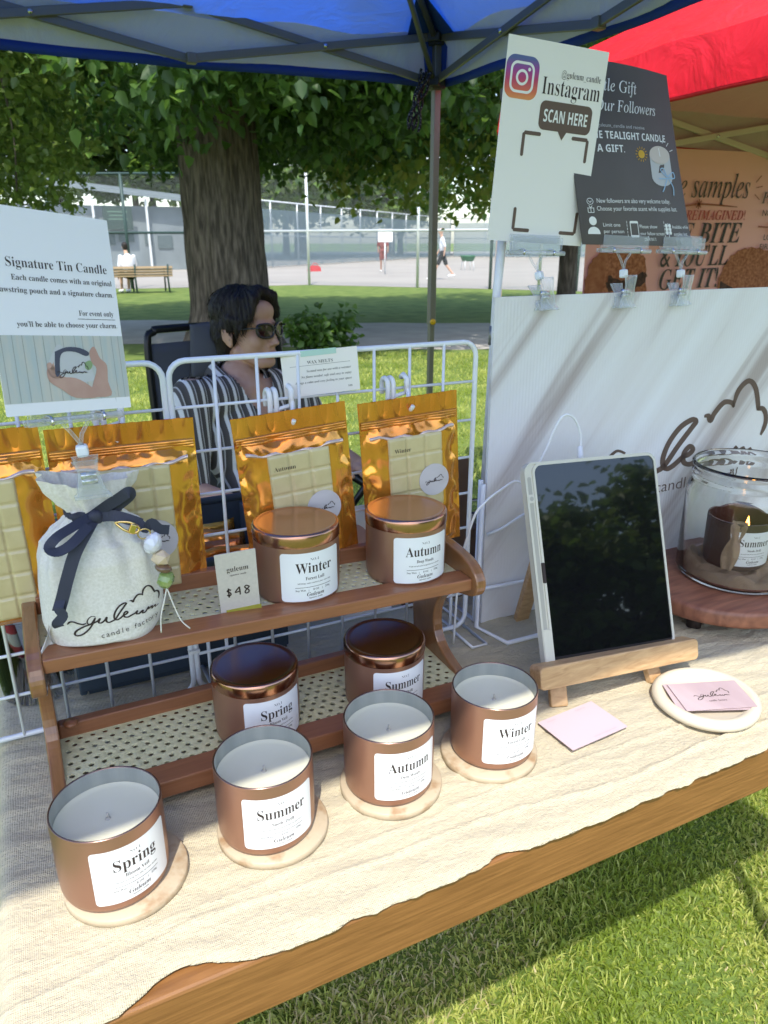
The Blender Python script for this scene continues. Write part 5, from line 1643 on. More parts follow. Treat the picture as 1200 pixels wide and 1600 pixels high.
far_person((2.98, 21.62, 0), (-.25, .97), 'person in a white top sitting on the park bench with back turned', M['white_shirt'], M['black_cloth'], M['pale_skin'], dict(armL=.2, armR=.2, lean=.25), M['hair'], 1.0, None, True)

# ================================================================== TENTS
def fabric(name, c, tr, trc, tr_noise=None, scale=1.2, rough=.6, crease=.5, lining=None):
    m = bpy.data.materials.new(name); m.use_nodes = True
    t = m.node_tree; b = t.nodes['Principled BSDF']
    b.inputs['Base Color'].default_value = (*c, 1); b.inputs['Roughness'].default_value = rough
    tl = t.nodes.new('ShaderNodeBsdfTranslucent'); tl.inputs[0].default_value = (*trc, 1)
    mx = t.nodes.new('ShaderNodeMixShader'); mx.inputs[0].default_value = tr
    t.links.new(b.outputs[0], mx.inputs[1]); t.links.new(tl.outputs[0], mx.inputs[2]); t.links.new(mx.outputs[0], t.nodes['Material Output'].inputs[0])
    if lining:      # the cloth is coated on its inner face
        gm = t.nodes.new('ShaderNodeNewGeometry'); mc = t.nodes.new('ShaderNodeMix'); mc.data_type = 'RGBA'
        mc.inputs[6].default_value = (*lining, 1); mc.inputs[7].default_value = (*c, 1)
        t.links.new(gm.outputs['Backfacing'], mc.inputs[0]); t.links.new(mc.outputs[2], b.inputs['Base Color'])
    tc = t.nodes.new('ShaderNodeTexCoord')
    n = t.nodes.new('ShaderNodeTexNoise'); n.inputs['Scale'].default_value = scale; n.inputs['Detail'].default_value = 4; n.inputs['Distortion'].default_value = .6
    t.links.new(tc.outputs['Object'], n.inputs['Vector'])
    if tr_noise:
        r = t.nodes.new('ShaderNodeMapRange'); r.inputs[1].default_value = .38; r.inputs[2].default_value = .62; r.inputs[3].default_value = tr_noise[0]; r.inputs[4].default_value = tr_noise[1]
        t.links.new(n.outputs['Fac'], r.inputs[0]); t.links.new(r.outputs[0], mx.inputs[0])
    n2 = t.nodes.new('ShaderNodeTexNoise'); n2.inputs['Scale'].default_value = 5; n2.inputs['Detail'].default_value = 5; n2.inputs['Distortion'].default_value = 2.
    t.links.new(tc.outputs['Object'], n2.inputs['Vector'])
    bp = t.nodes.new('ShaderNodeBump'); bp.inputs['Strength'].default_value = crease; bp.inputs['Distance'].default_value = .03
    t.links.new(n2.outputs['Fac'], bp.inputs['Height']); t.links.new(bp.outputs[0], b.inputs['Normal']); t.links.new(bp.outputs[0], tl.inputs['Normal'])
    return m
M['tent_frame'] = mat('grey_steel_frame', (.20, .19, .17), .4, .5)
M['tent_joint'] = mat('dark_plastic_joint', (.03, .03, .035), .45)
M['blue_roof'] = fabric('silver_lined_blue_fabric', (.55, .56, .58), .3, (.015, .15, .95), (.02, .34), .8)
M['blue_val'] = fabric('silver_lined_valance', (.66, .65, .64), .12, (.10, .20, .75), (.02, .14), 1.6)
M['blue_hem'] = mat('blue_hem', (.012, .045, .27), .7)
def tent(name, label, X0, X1, Y0, Y1, zt, zb, apex, roofm, valm, hemm, framem, jointm, units, ztr=None, hem=.016, sag=.10):
    cx, cy = (X0+X1)/2, (Y0+Y1)/2
    t = thing(name, (cx, cy, 0), label, 'tent')
    C4 = [(X0, Y0), (X1, Y0), (X1, Y1), (X0, Y1)]
    for i in range(4):
        (ax, ay), (bx, by) = C4[i], C4[(i+1) % 4]
        def roof(u, v):
            k = 1-v
            x = (ax+(bx-ax)*u)*k+cx*v; y = (ay+(by-ay)*u)*k+cy*v
            z = zt+(apex-zt)*v - sag*math.sin(math.pi*u)*k*(.35+math.sin(math.pi*min(1, v*1.2))*.8)*1.0
            z += .012*math.sin(u*38+v*9)*k*(1-v)*abs(math.cos(math.pi*u))
            return (x, y, z)
        b = MB(); b.grid(roof, 40, 26); b.build('roof_panel', roofm, t)
        nx, ny = (by-ay), -(bx-ax); L = math.hypot(nx, ny); nx, ny = nx/L, ny/L
        def val(u, v):
            x = ax+(bx-ax)*u; y = ay+(by-ay)*u
            o_ = .030*v+.009*math.sin(u*17+v*2)*v+.006*math.sin(u*41+1)*v
            z0_ = roof(u, 0)[2]
            z1_ = zb+.010*math.sin(u*5.5+i)
            return (x+nx*o_*(1 if 0 < u < 1 else .6), y+ny*o_*(1 if 0 < u < 1 else .6), z0_+(z1_-z0_)*v)
        b = MB(); b.grid(val, 60, 6); vo = b.build('valance', valm, t)
        b = MB()
        def hm(u, v):
            p = Vector(val(u, 1)); return p+Vector((-nx*.002, -ny*.002, -.002+hem*(v-.5)*2))
        b.grid(hm, 60, 2); b.build('hem', hemm, vo, solid=.002)
        # truss on this side
        zl, zu = zb-.005, zt-.03
        if ztr: zl, zu = ztr
        ins = .012
        for k in range(units):
            def P(f, z, off): return Vector((ax+(bx-ax)*f-nx*(ins+off), ay+(by-ay)*f-ny*(ins+off), z))
            f0, f1 = k/units, (k+1)/units
            za, zb2 = zl, zu+.03
            # scissor: hinges alternate, feet of the pair at the two levels
            for (p, q, off) in ((P(f0, za if k else zl, .0), P(f1, zb2, .0), .0), (P(f0, zb2, .016), P(f1, za, .016), .016)):
                d = (q-p); R = d.to_track_quat('X', 'Z').to_matrix()
                b = MB(); b.box((p+q)/2, (d.length-.02, .012, .028), R, bev=.003); br = b.build('truss_bar', framem, t)
            m_ = P((f0+f1)/2, (zl+zb2)/2, .024)
            b = MB(); b.tube([m_+Vector((nx, ny, 0))*.004, m_-Vector((nx, ny, 0))*.005], .0075, 10); b.build('pivot', M['steel'], br)
            if k:
                for z in (zl, zb2):
                    b = MB(); b.box(P(f0, z, .012), (.034, .034, .034), None, bev=.004); b.build('hinge', framem, br)
    for (x, y) in C4:
        ix, iy = (1 if x < cx else -1), (1 if y < cy else -1)
        b = MB()
        b.box((x+ix*.012, y+iy*.012, (zt+.95)/2), (.030, .030, zt-.95), None, bev=.003)
        lg = b.build('leg', framem, t)
        b = MB(); b.box((x+ix*.012, y+iy*.012, .48), (.024, .024, .95), None, bev=.003); b.box((x+ix*.012, y+iy*.012, .006), (.09, .09, .008)); b.build('leg_extension', framem, lg)
        b = MB(); b.lathe([(0, -.010), (.012, -.010), (.013, 0), (.010, .006), (0, .007)], 14, (0, 0, 0))
        Rb = Matrix.Rotation(rad(90), 3, 'X')
        b.v = [tuple(Rb @ Vector(v)+Vector((x+ix*.012-.002, y+iy*.012-.022, .965))) for v in b.v]
        b.build('button', bpy.data.materials.get('yellow_button') or mat('yellow_button', (.72, .42, .01), .4), lg)
        for z in (zb-.005 if not ztr else ztr[0], zt-.01):
            b = MB(); b.box((x+ix*.016, y+iy*.016, z), (.058, .058, .045), None, bev=.005); b.box((x+ix*.036, y+iy*.036, z), (.05, .05, .03), Matrix.Rotation(rad(45), 3, 'Z'), bev=.004); b.build('bracket', jointm, lg)
        # hip rafter from the leg head to the apex
        p, q = Vector((x+ix*.02, y+iy*.02, zt-.02)), Vector((cx, cy, apex-.07))
        for a_, b_, r_ in ((p, p.lerp(q, .52)-UZ*.02, .012), (p.lerp(q, .5)-UZ*.02, q, .010), (Vector((x+ix*.03, y+iy*.03, zb-.005)), p.lerp(q, .36)-UZ*.012, .010)):
            b = MB(); b.tube([a_, b_], r_, 8); b.build('rafter', framem, t)
        # dark corner reinforcement
        b = MB()
        b.add([(x+ix*.003, y+iy*.003, zt-.006), (x+ix*.15, y+iy*.02, zt-.012), (x+ix*.20, y+iy*.20, zt+(apex-zt)*.125-.012), (x+ix*.02, y+iy*.15, zt-.012)], [[0, 1, 2, 3]])
        b.add([(x+ix*.003, y+iy*.003, zt-.006), (x+ix*.07, y-iy*.004, zt-.012), (x+ix*.055, y-iy*.006, zb+.03), (x+ix*.003, y-iy*.004, zb+.02)], [[0, 1, 2, 3]])
        b.add([(x+ix*.003, y+iy*.003, zt-.006), (x-ix*.004, y+iy*.07, zt-.012), (x-ix*.006, y+iy*.055, zb+.03), (x-ix*.004, y+iy*.003, zb+.02)], [[0, 1, 2, 3]])
        b.build('corner_patch', M['blue_hem'] if hemm is M['blue_hem'] else hemm, t)
    return t
tent('market_tent', 'blue pop-up market tent with a silver lining and grey frame over the table', -1.31, 1.69, .012, 2.97, 2.065, 1.905, 2.95,
     M['blue_roof'], M['blue_val'], M['blue_hem'], M['tent_frame'], M['tent_joint'], 3)
# bundle of speckled cord at the corner
m = mat('speckled_cord', (.008, .008, .012), .8, col2=(.35, .35, .40), nscale=220, rampos=(.60, .64))
b = MB()
for k in range(5):
    pts = [(1.60+.02*math.sin(k*2.1+i*.9)-.008*i, 2.93-.01*k, 1.93-.030*i+.008*math.sin(k+i)) for i in range(8)]
    b.tube(smooth2(pts, 4), .0055, 6)
o = b.build('cord_bundle', m); tag(o, 'bundle of black and white speckled cord hanging at the blue tent corner', 'cord')

M['red_roof'] = fabric('red_tent_fabric', (.72, .008, .022), .06, (.75, .14, .10), None, 1., .45, .35, (.42, .31, .30))
M['red_roof_panel'] = fabric('red_tent_roof', (.36, .30, .28), .06, (.75, .14, .10), None, 1., .45, .35, (.72, .008, .022))
M['red_frame'] = mat('pinkish_white_frame', (.62, .50, .46), .4)
tent('neighbour_tent', 'bright red pop-up tent of the neighbouring stall', 2.07, 4.66, .46, 3.05, 1.915, 1.752, 2.62,
     M['red_roof_panel'], M['red_roof'], mat('red_hem', (.60, .008, .02), .5), M['red_frame'], M['tent_joint'], 3, (1.735, 1.850), .010, .012)

# ------------------------------------------------------------------ brownie banner
M['banner'] = mat('salmon_banner', (.88, .45, .46), .55, col2=(.85, .43, .44), nscale=3)
bfr = frame((2.585, 3.040, 1.735), (1, 0, .012), (0, 0, 1))
BW_, BH_ = 1.75, 1.15
b = MB()
b.grid(lambda u, v: bfr(u*BW_, -BH_+v*BH_+(0.0), .006*math.sin(u*14)+.004*math.sin(v*5+u*8)), 50, 24)
def bw(u_px, v_px):   # read from the photograph: banner coordinates in metres from its upper left corner
    return u_px, v_px
hz = .014
b.text('Free samples', 'it', .165, 1.085, -.225, bfr, hz, 1, 'R', width=.70)
b.text('RICE REIMAGINED!', 'bi', .070, 1.080, -.335, bfr, hz, 2, 'R', width=.62)
b.text('ONE BITE', 'bi', .150, 1.068, -.450, bfr, hz, 1, 'R', width=.64)
b.text("& YOU'LL", 'bi', .150, .995, -.565, bfr, hz, 1, 'R', width=.50)
b.text('GET IT!', 'bi', .150, .935, -.680, bfr, hz, 1, 'R', width=.43)
b.stroke([(.45, -.262), (.60, -.268), (.75, -.258), (1.01, -.270)], .010, bfr, hz, 3)
for k in range(4):
    a = k*math.pi/4
    b.stroke([(.72-.024*math.cos(a), -.258-.024*math.sin(a)), (.72+.024*math.cos(a), -.258+.024*math.sin(a))], .009, bfr, hz+.001, 3, False)
b.stroke([(.42, -.725), (.56, -.708), (.74, -.718)], .009, bfr, hz, 3)
for a in (.75, .15, -.55):
    b.stroke([(1.105+.03*math.cos(a), -.180+.05*math.sin(a)), (1.105+.080*math.cos(a), -.180+.10*math.sin(a))], .011, bfr, hz, 3)
b.text('PERFECT', 'bi', .085, 1.195, -.250, bfr, hz, 1, 'L', width=.34)
b.text('NO SUGAR', 'sans', .045, 1.215, -.315, bfr, hz, 1, 'L', width=.25)
b.text('LOVE AT', 'sans', .042, 1.255, -.440, bfr, hz, 1, 'L', width=.19)
b.text('FIRST BITE', 'sans', .042, 1.235, -.490, bfr, hz, 1, 'L', width=.24)
b.stroke([(1.195, -.370), (1.28, -.373)], .007, bfr, hz, 3, False)
b.prism(circ(1.335, -.372, .036, 20), .012, hz, bfr, 2, top_only=True)
def blob(pts, m_, h_=hz):
    q = smooth2([(x+(.09 if x > .7 else 0), y+.32) for x, y in pts+[pts[0]]], 5)[:-1]
    if sum(q[i][0]*q[(i+1) % len(q)][1]-q[(i+1) % len(q)][0]*q[i][1] for i in range(len(q))) < 0: q = q[::-1]
    q = [(x+.006*math.sin(i*2.3), y+.006*math.cos(i*3.1)) for i, (x, y) in enumerate(q)]
    b.prism(q, h_-.001, h_, bfr, m_, top_only=True)
blob([(.02, -.86), (.10, -.80), (.20, -.84), (.24, -.92), (.22, -1.10), (.02, -1.12), (.0, -1.0)], 4)
blob([(.13, -.84), (.20, -.80), (.36, -.82), (.40, -.90), (.40, -1.14), (.14, -1.14)], 5, hz+.001)
blob([(.15, -.915), (.26, -.945), (.39, -.905), (.395, -.965), (.26, -1.0), (.15, -.985)], 6, hz+.002)
blob([(.85, -1.14), (.86, -.95), (.93, -.84), (1.05, -.80), (1.22, -.82), (1.38, -.92), (1.36, -1.14)], 5)
blob([(.87, -.97), (1.0, -1.02), (1.12, -1.06), (1.30, -1.05), (1.30, -1.12), (1.05, -1.13), (.88, -1.06)], 6, hz+.001)
o = b.build('banner', [M['banner'], mat('banner_ink', (.045, .035, .035), .6), mat('banner_red', (.45, .055, .045), .6), mat('banner_rust', (.36, .10, .055), .6),
                       mat('cake_light', (.30, .10, .05), .8, col2=(.42, .17, .09), nscale=30), mat('cake_crumb', (.26, .085, .045), .9, col2=(.50, .21, .12), nscale=70), mat('cake_filling', (.030, .012, .010), .7, col2=(.10, .04, .03), nscale=60)])
tag(o, 'salmon pink banner with brownies, hung on the back of the red tent', 'banner')

# ================================================================== TREES AND BACKGROUND
def leaves(name, P, size, mats, parent, droop=.5, seed=0, p=None, local=False):
    """P (n,3) positions; one folded pointed leaf at each"""
    r = np.random.default_rng(seed)
    n = len(P)
    a = r.uniform(0, 2*np.pi, n); el = r.uniform(-1.2, .5, n)*droop-(.4*droop)
    d = np.stack([np.cos(a)*np.cos(el), np.sin(a)*np.cos(el), np.sin(el)], 1)
    up = r.normal(size=(n, 3))*.55+np.array([0, 0, 1.]); s = np.cross(d, up); s /= np.linalg.norm(s, axis=1)[:, None]
    nn = np.cross(s, d)
    L = (size*r.uniform(.6, 1.25, n))[:, None]
    fold = L*.13
    V = np.stack([P, P+d*L*.22+s*L*.36+nn*fold, P+d*L*.62+s*L*.27+nn*fold, P+d*L, P+d*L*.62-s*L*.27+nn*fold, P+d*L*.22-s*L*.36+nn*fold], 1)
    b0 = np.arange(n)[:, None]*6
    Fq = np.concatenate([b0+np.array([[0, 1, 2, 3]]), b0+np.array([[0, 3, 4, 5]])], 1).reshape(-1, 4)
    mi = np.repeat(r.choice(len(mats), n, p=p), 2)
    return fastmesh(name, V.reshape(-1, 3), Fq, mats, parent, mi=mi, local=local)
def clumps(cs, per, seed, flat=.7):
    r = np.random.default_rng(seed)
    out = []
    for (x, y, z, rr) in cs:
        k = max(4, int(per*(rr/.4)**2))
        q = r.normal(size=(k, 3))*rr*.55*np.array([1, 1, flat]); out.append(q+np.array([x, y, z]))
    return np.concatenate(out)
def ell_shell(n, c, rad_, seed, lo=.55):
    r = np.random.default_rng(seed)
    q = r.normal(size=(n, 3)); q /= np.linalg.norm(q, axis=1)[:, None]
    q *= (lo+(1-lo)*r.random(n)**.6)[:, None]
    return q*np.array(rad_)+np.array(c)
M['bark'] = mat('deep_furrowed_bark', (.048, .038, .030), .95, col2=(.150, .122, .098), nscale=9, ndetail=12, stretch=(2.4, 2.4, .42), bump=1., bscale=8, bstretch=(2.6, 2.6, .30), bdist=.06, rampos=(.38, .64))
LM_DARK = [leafmat('leaf_deep', (.022, .055, .014), (.045, .095, .024), .36, (.16, .32, .05)), leafmat('leaf_mid', (.04, .09, .02), (.085, .15, .038), .42, (.26, .44, .07))]
LM_OLIVE = [leafmat('leaf_olive', (.055, .10, .022), (.095, .145, .034), .42, (.30, .44, .07)), leafmat('leaf_olive_pale', (.10, .15, .035), (.15, .20, .05), .45, (.42, .54, .10))]
LM_BRIGHT = [leafmat('leaf_bright', (.075, .125, .022), (.12, .18, .035), .42, (.38, .48, .06)), leafmat('leaf_yellow_green', (.13, .17, .035), (.18, .22, .05), .42, (.48, .52, .10))]
LM_FAR = [leafmat('far_leaf', (.065, .15, .022), (.12, .21, .035), .35, (.28, .46, .06)), leafmat('far_leaf_pale', (.13, .22, .035), (.20, .28, .05), .32, (.24, .33, .07))]

def trunk_mesh(b, base, r0, r1, h, lean=(0, 0), n=28, flare=.35):
    def f(u, v):
        a = u*2*math.pi
        r = r0+(r1-r0)*v
        r *= 1+flare*max(0, 1-v*h/.7)**2*(1+.35*math.sin(a*4+1))
        r *= 1+.035*math.sin(a*9+2*math.sin(v*9))+.02*math.sin(a*19+v*14)
        return (base[0]+lean[0]*v*h+r*math.cos(a), base[1]+lean[1]*v*h+r*math.sin(a), base[2]-.05+v*(h+.05))
    b.grid(f, 72, n, wrapu=True)
def limb(b, p, q, r0, r1, seed):
    r = random.Random(seed); p, q = Vector(p), Vector(q)
    n = 7; pts = []
    for i in range(n+1):
        t = i/n; j = (q-p).length*.06*(1 if 0 < i < n else 0)
        pts.append(p.lerp(q, t)+Vector((r.uniform(-j, j), r.uniform(-j, j), r.uniform(-j, j)+.05*(q-p).length*math.sin(math.pi*t))))
    b.tube(pts, [r0+(r1-r0)*i/n for i in range(n+1)], 9)
    return pts
# big shade tree
BT = (2.56, 9.75, 0)
bt = thing('shade_tree', BT, 'big dark-barked shade tree with drooping leaves behind the seated man', 'tree')
b = MB(); trunk_mesh(b, BT, .51, .42, 4.4, (-.02, 0))
tip = Vector((2.48, 9.75, 4.2))
r_ = random.Random(5)
ends = []
for k in range(11):
    a = k*2*math.pi/11+.3; q = tip+Vector((math.cos(a)*r_.uniform(2.2, 3.6), math.sin(a)*r_.uniform(2.2, 3.6), r_.uniform(-.6, 3.2)))
    ends.append(limb(b, tip+Vector((math.cos(a)*.25, math.sin(a)*.25, -.4+r_.random()*.4)), q, .17, .03, k))
limb(b, tip, tip+Vector((.3, .2, 4.5)), .36, .08, 50)
b.build('trunk', M['bark'], bt)
cs = []
r_ = random.Random(21)
def dirpx(x, y): return 600+1150*((x*math.cos(YAW)-y*math.sin(YAW))/max(.1, (x*math.sin(YAW)+y*math.cos(YAW))*math.cos(PITCH)))
while len(cs) < 540:
    a, rr = r_.uniform(0, 6.283), 4.9*math.sqrt(r_.random())
    x, y = BT[0]+.6+rr*math.cos(a), BT[1]-.3+rr*math.sin(a)
    if y < 6.9: continue
    z = 2.52+.55*r_.random()**1.5+1.9*r_.random()**1.5+.22*math.sin(x*2.1+y)
    d_ = math.hypot(x, y); z += .02*(d_-9)
    px = dirpx(x, y)
    if 140 < px < 262 and r_.random() < (.93 if z < 1.3+.235*d_ else .6): continue
    if 265 < px < 395 and y < BT[1] and z < 1.3+.135*d_ and r_.random() < .85: continue
    if px < 140 and r_.random() < .95: continue
    if px > 640 and r_.random() < .8: continue
    cs.append((x, y, z, r_.uniform(.24, .50)))
P = clumps(cs, 74, 3, .8)
P = P[P[:, 2] > 1.98]
leaves('crown', P, .135, LM_DARK, bt, .9, 4, [.75, .25])
P = ell_shell(30000, (3.3, 9.6, 6.7), (4.7, 5.2, 3.6), 8, .25)
P = P[(P[:, 2] > 3.5) & (P[:, 1] > 5.6)]
_px = np.array([dirpx(x, y) for x, y, z in P]); P = P[~((_px > 150) & (_px < 262) & (P[:, 2] < 1.3+.25*np.hypot(P[:, 0], P[:, 1])))]
leaves('upper_crown', P, .20, LM_DARK, bt, .6, 9, [.6, .4])
# leafy sprigs at the trunk foot
o = thing('leafy_shrub', (3.15, 8.6, 0), 'low leafy shrub at the foot of the shade tree beside the path', 'shrub')
b = MB()
rs = random.Random(3); pp_ = []
for k in range(26):
    a = rs.uniform(0, 6.28); q = (3.28+.40*math.cos(a)*rs.random(), 8.5+.3*math.sin(a)*rs.random(), rs.uniform(.06, .42))
    b.tube([(3.35, 8.6, 0), ((3.35+q[0])/2, (8.6+q[1])/2, q[2]*.65), q], [.012, .008, .004], 5); pp_.append((*q, .16))
b.build('stem', M['bark'], o)
leaves('foliage', clumps(pp_, 300, 2, .8), .10, LM_DARK, o, .7, 1, [.5, .5])

# olive tree at the left
ot = thing('broadleaf_tree', (-1.1, 11.8, 0), 'finer leaved olive green tree at the left with thin hanging branches', 'tree')
b = MB(); trunk_mesh(b, (-1.1, 11.8, 0), .26, .17, 3.4)
cs = []; r_ = random.Random(9)
for k in range(430):
    a, rr = r_.uniform(0, 6.283), 3.1*math.sqrt(r_.random())
    x, y = -.75+rr*math.cos(a), 11.8+rr*math.sin(a)
    z = 1.72+.9*(rr/3.1)*0+2.6*r_.random()+.15*math.sin(x*3)
    if dirpx(x, y) > 128: continue
    cs.append((x, y, z, r_.uniform(.25, .5)))
for k in range(12):
    a = k*.52; limb(b, (-1.05, 11.8, 2.9), (-.8+2.4*math.cos(a), 11.8+2.2*math.sin(a), 3.9+r_.random()), .07, .015, 70+k)
for k in range(9):
    x, y = -.9+r_.uniform(-.8, 1.6), 10.2+r_.random()
    b.tube(smooth2([(x-.3, y+.6, 4.0), (x-.05, y+.1, 3.3), (x+.03, y, 2.5), (x-.03, y-.05, 1.85)], 4), [.022]*4+[.016]*4+[.010]*5, 6)
b.build('trunk', M['bark'], ot)
leaves('crown', clumps(cs, 74, 6, .85), .10, LM_OLIVE, ot, .8, 7, [.7, .3])
P = ell_shell(4500, (-1.5, 12.3, 5.6), (3.4, 3.4, 2.4), 5, .4); leaves('upper_crown', P, .2, LM_OLIVE, ot, .6, 8, [.6, .4])

# tree at the right, sunlit side branch
rt_ = thing('park_tree', (8.95, 10.9, 0), 'dark-trunked tree with sunlit yellow-green leaves behind the signs', 'tree')
b = MB(); trunk_mesh(b, (8.95, 10.9, 0), .165, .13, 3.6, (-.02, 0))
cs = []; r_ = random.Random(31)
for k in range(300):
    a, rr = r_.uniform(0, 6.283), 3.7*math.sqrt(r_.random())
    x, y = 8.2+rr*math.cos(a), 10.8+rr*math.sin(a)
    z = 2.05+2.9*r_.random()**1.1+.2*math.sin(x*2+y*1.3)
    cs.append((x, y, z, r_.uniform(.25, .5)))
for k in range(8):
    a = k*.8; limb(b, (8.9, 10.9, 2.8), (8.4+2.6*math.cos(a), 10.8+2.6*math.sin(a), 3.8+r_.random()), .08, .02, 90+k)
b.build('trunk', M['bark'], rt_)
leaves('crown', clumps(cs, 44, 16, .85), .15, [LM_DARK[1], LM_BRIGHT[0], LM_BRIGHT[1]], rt_, .8, 17, [.30, .45, .25])
P = ell_shell(4500, (8.3, 10.9, 6.0), (3.8, 3.8, 2.6), 15, .4); leaves('upper_crown', P, .24, [LM_DARK[1], LM_BRIGHT[0]], rt_, .6, 18, [.6, .4])

# far trees: prototypes and copies
def far_tree(name, loc, h, r, seed, mats, label, p, n=2600, size=.42):
    t = thing(name, loc, label, 'tree', 'trees beyond the sports court')
    b = MB(); trunk_mesh(b, (0, 0, 0), .30, .16, h*.5, n=8, flare=.2)
    for k in range(6): limb(b, (0, 0, h*.35), (math.cos(k)*r*.6, math.sin(k)*r*.6, h*.6), .10, .03, k+seed)
    b.build('trunk', M['bark'], t, world=False)
    rr = random.Random(seed); cs = []
    for k in range(110):
        v = Vector((rr.gauss(0, 1), rr.gauss(0, 1), rr.gauss(0, 1))).normalized()*(.55+.45*rr.random())
        cs.append((v.x*r, v.y*r, h*.60+v.z*h*.40, rr.uniform(.6, 1.3)))
    r2 = np.random.default_rng(seed)
    out = [r2.normal(size=(n//110, 3))*q[3]*.55+np.array(q[:3]) for q in cs]
    leaves('crown', np.concatenate(out), size, mats, t, .5, seed, p, True)
    return t
FT = [far_tree('far_tree', (19.5, 70, 0), 19, 7.2, 1, LM_FAR, 'pale green rounded tree beyond the far court fence, left of the white panel', [.5, .5], 15000, .62),
      far_tree('far_tree', (33, 66, 0), 12, 5.2, 2, LM_FAR, 'yellowish green bushy tree beyond the court, right of the white panel', [.35, .65], 11000, .52),
      far_tree('far_tree', (44, 62, 0), 22, 7.6, 3, [LM_DARK[1], LM_FAR[0]], 'dark green tall tree beyond the right end of the court', [.7, .3], 15000, .62)]
far_spots = [(1.5, 58, 11, 0, 1.0, 'bright green tree behind the pale pavilion, nearest the big trunk'), (-6, 60, 30, 2, 1.05, 'dark tree behind the left end of the pavilion'),
             (9.5, 62, 70, 2, .95, 'dark tree behind the big trunk beyond the court'), (26, 76, 140, 2, 1.1, 'dark tall tree standing furthest back beyond the court'),
             (12.5, 72, 200, 0, 1.15, 'large pale green tree beyond the left part of the far fence'), (38, 74, 250, 0, 1.0, 'pale tree at the back right beyond the court'),
             (55, 58, 20, 1, 1.1, 'yellow-green tree far to the right behind the red tent'), (31, 84, 310, 2, 1.2, 'dark tree crown rising behind the yellowish bushy tree'),
             (-16, 52, 90, 0, 1.1, 'pale tree far to the left behind the olive tree'), (62, 48, 130, 2, 1.0, 'dark tree far right behind the banner'), (4.5, 66, 45, 2, 1.0, 'dark tree directly behind the pavilion roof'), (17, 58, 275, 1, 1.15, 'yellow-green bushy tree showing just right of the big trunk'), (23, 64, 15, 1, 1.25, 'yellow-green bushy tree behind the middle of the far fence')]
for (x, y, a, k, s_, lab) in far_spots:
    c = copy_tree(FT[k]); c.location = (x, y, 0); c.rotation_euler.z = rad(a); c.scale = (s_, s_, s_*.95); c['label'] = lab
# trees of the park behind the photographer, seen mirrored in the tablet screen
for (x, y, z, a, k, s_, lab) in ((7.5, -25, -1.6, 0, 1, .95, 'bushy park tree behind the camera mirrored at the right edge of the tablet screen'), (14, -27, -1.8, 60, 1, 1.05, 'bushy park tree behind the camera mirrored right of the middle of the tablet screen'),
                                 (20.5, -25.5, -1.7, 160, 1, 1.0, 'bushy park tree behind the camera mirrored left of the middle of the tablet screen'), (27, -24, -1.8, 220, 1, 1.05, 'bushy park tree behind the camera mirrored at the left of the tablet screen'),
                                 (14.5, -38, -3.5, 100, 2, .8, 'tall dark park tree behind the camera showing over the bushy ones in the tablet screen')):
    c = copy_tree(FT[k]); c.location = (x, y, z); c.rotation_euler.z = rad(a); c.scale = (s_,)*3; c['label'] = lab; c['group'] = 'park trees behind the camera'

# ------------------------------------------------------------------ fences
def netmat(name, c, dens):
    m = bpy.data.materials.new(name); m.use_nodes = True
    t = m.node_tree; b = t.nodes['Principled BSDF']; b.inputs['Base Color'].default_value = (*c, 1); b.inputs['Roughness'].default_value = .5; b.inputs['Metallic'].default_value = .0
    tr = t.nodes.new('ShaderNodeBsdfTransparent'); mx = t.nodes.new('ShaderNodeMixShader')
    tc = t.nodes.new('ShaderNodeTexCoord'); outs = []
    for rot in (45, -45):
        mp = t.nodes.new('ShaderNodeMapping'); mp.inputs['Rotation'].default_value = (0, rad(rot), 0)
        wv = t.nodes.new('ShaderNodeTexWave'); wv.bands_direction = 'X'; wv.inputs['Scale'].default_value = 7.0
        t.links.new(tc.outputs['Object'], mp.inputs[0]); t.links.new(mp.outputs[0], wv.inputs['Vector'])
        g_ = t.nodes.new('ShaderNodeMath'); g_.operation = 'GREATER_THAN'; g_.inputs[1].default_value = 1-dens
        t.links.new(wv.outputs['Fac'], g_.inputs[0]); outs.append(g_)
    mxm = t.nodes.new('ShaderNodeMath'); mxm.operation = 'MAXIMUM'
    t.links.new(outs[0].outputs[0], mxm.inputs[0]); t.links.new(outs[1].outputs[0], mxm.inputs[1])
    t.links.new(mxm.outputs[0], mx.inputs[0]); t.links.new(tr.outputs[0], mx.inputs[1]); t.links.new(b.outputs[0], mx.inputs[2])
    t.links.new(mx.outputs[0], t.nodes['Material Output'].inputs[0])
    return m
M['galv'] = mat('galvanised_steel', (.66, .69, .69), .45, .2)
M['green_steel'] = mat('dark_green_steel', (.035, .07, .065), .5)
M['net'] = netmat('chain_link', (.30, .34, .34), .008)
M['net_far'] = netmat('far_chain_link', (.24, .30, .32), .02)
M['screen_net'] = mat('blue_grey_windscreen', (.17, .235, .27), .8, alpha=.62)
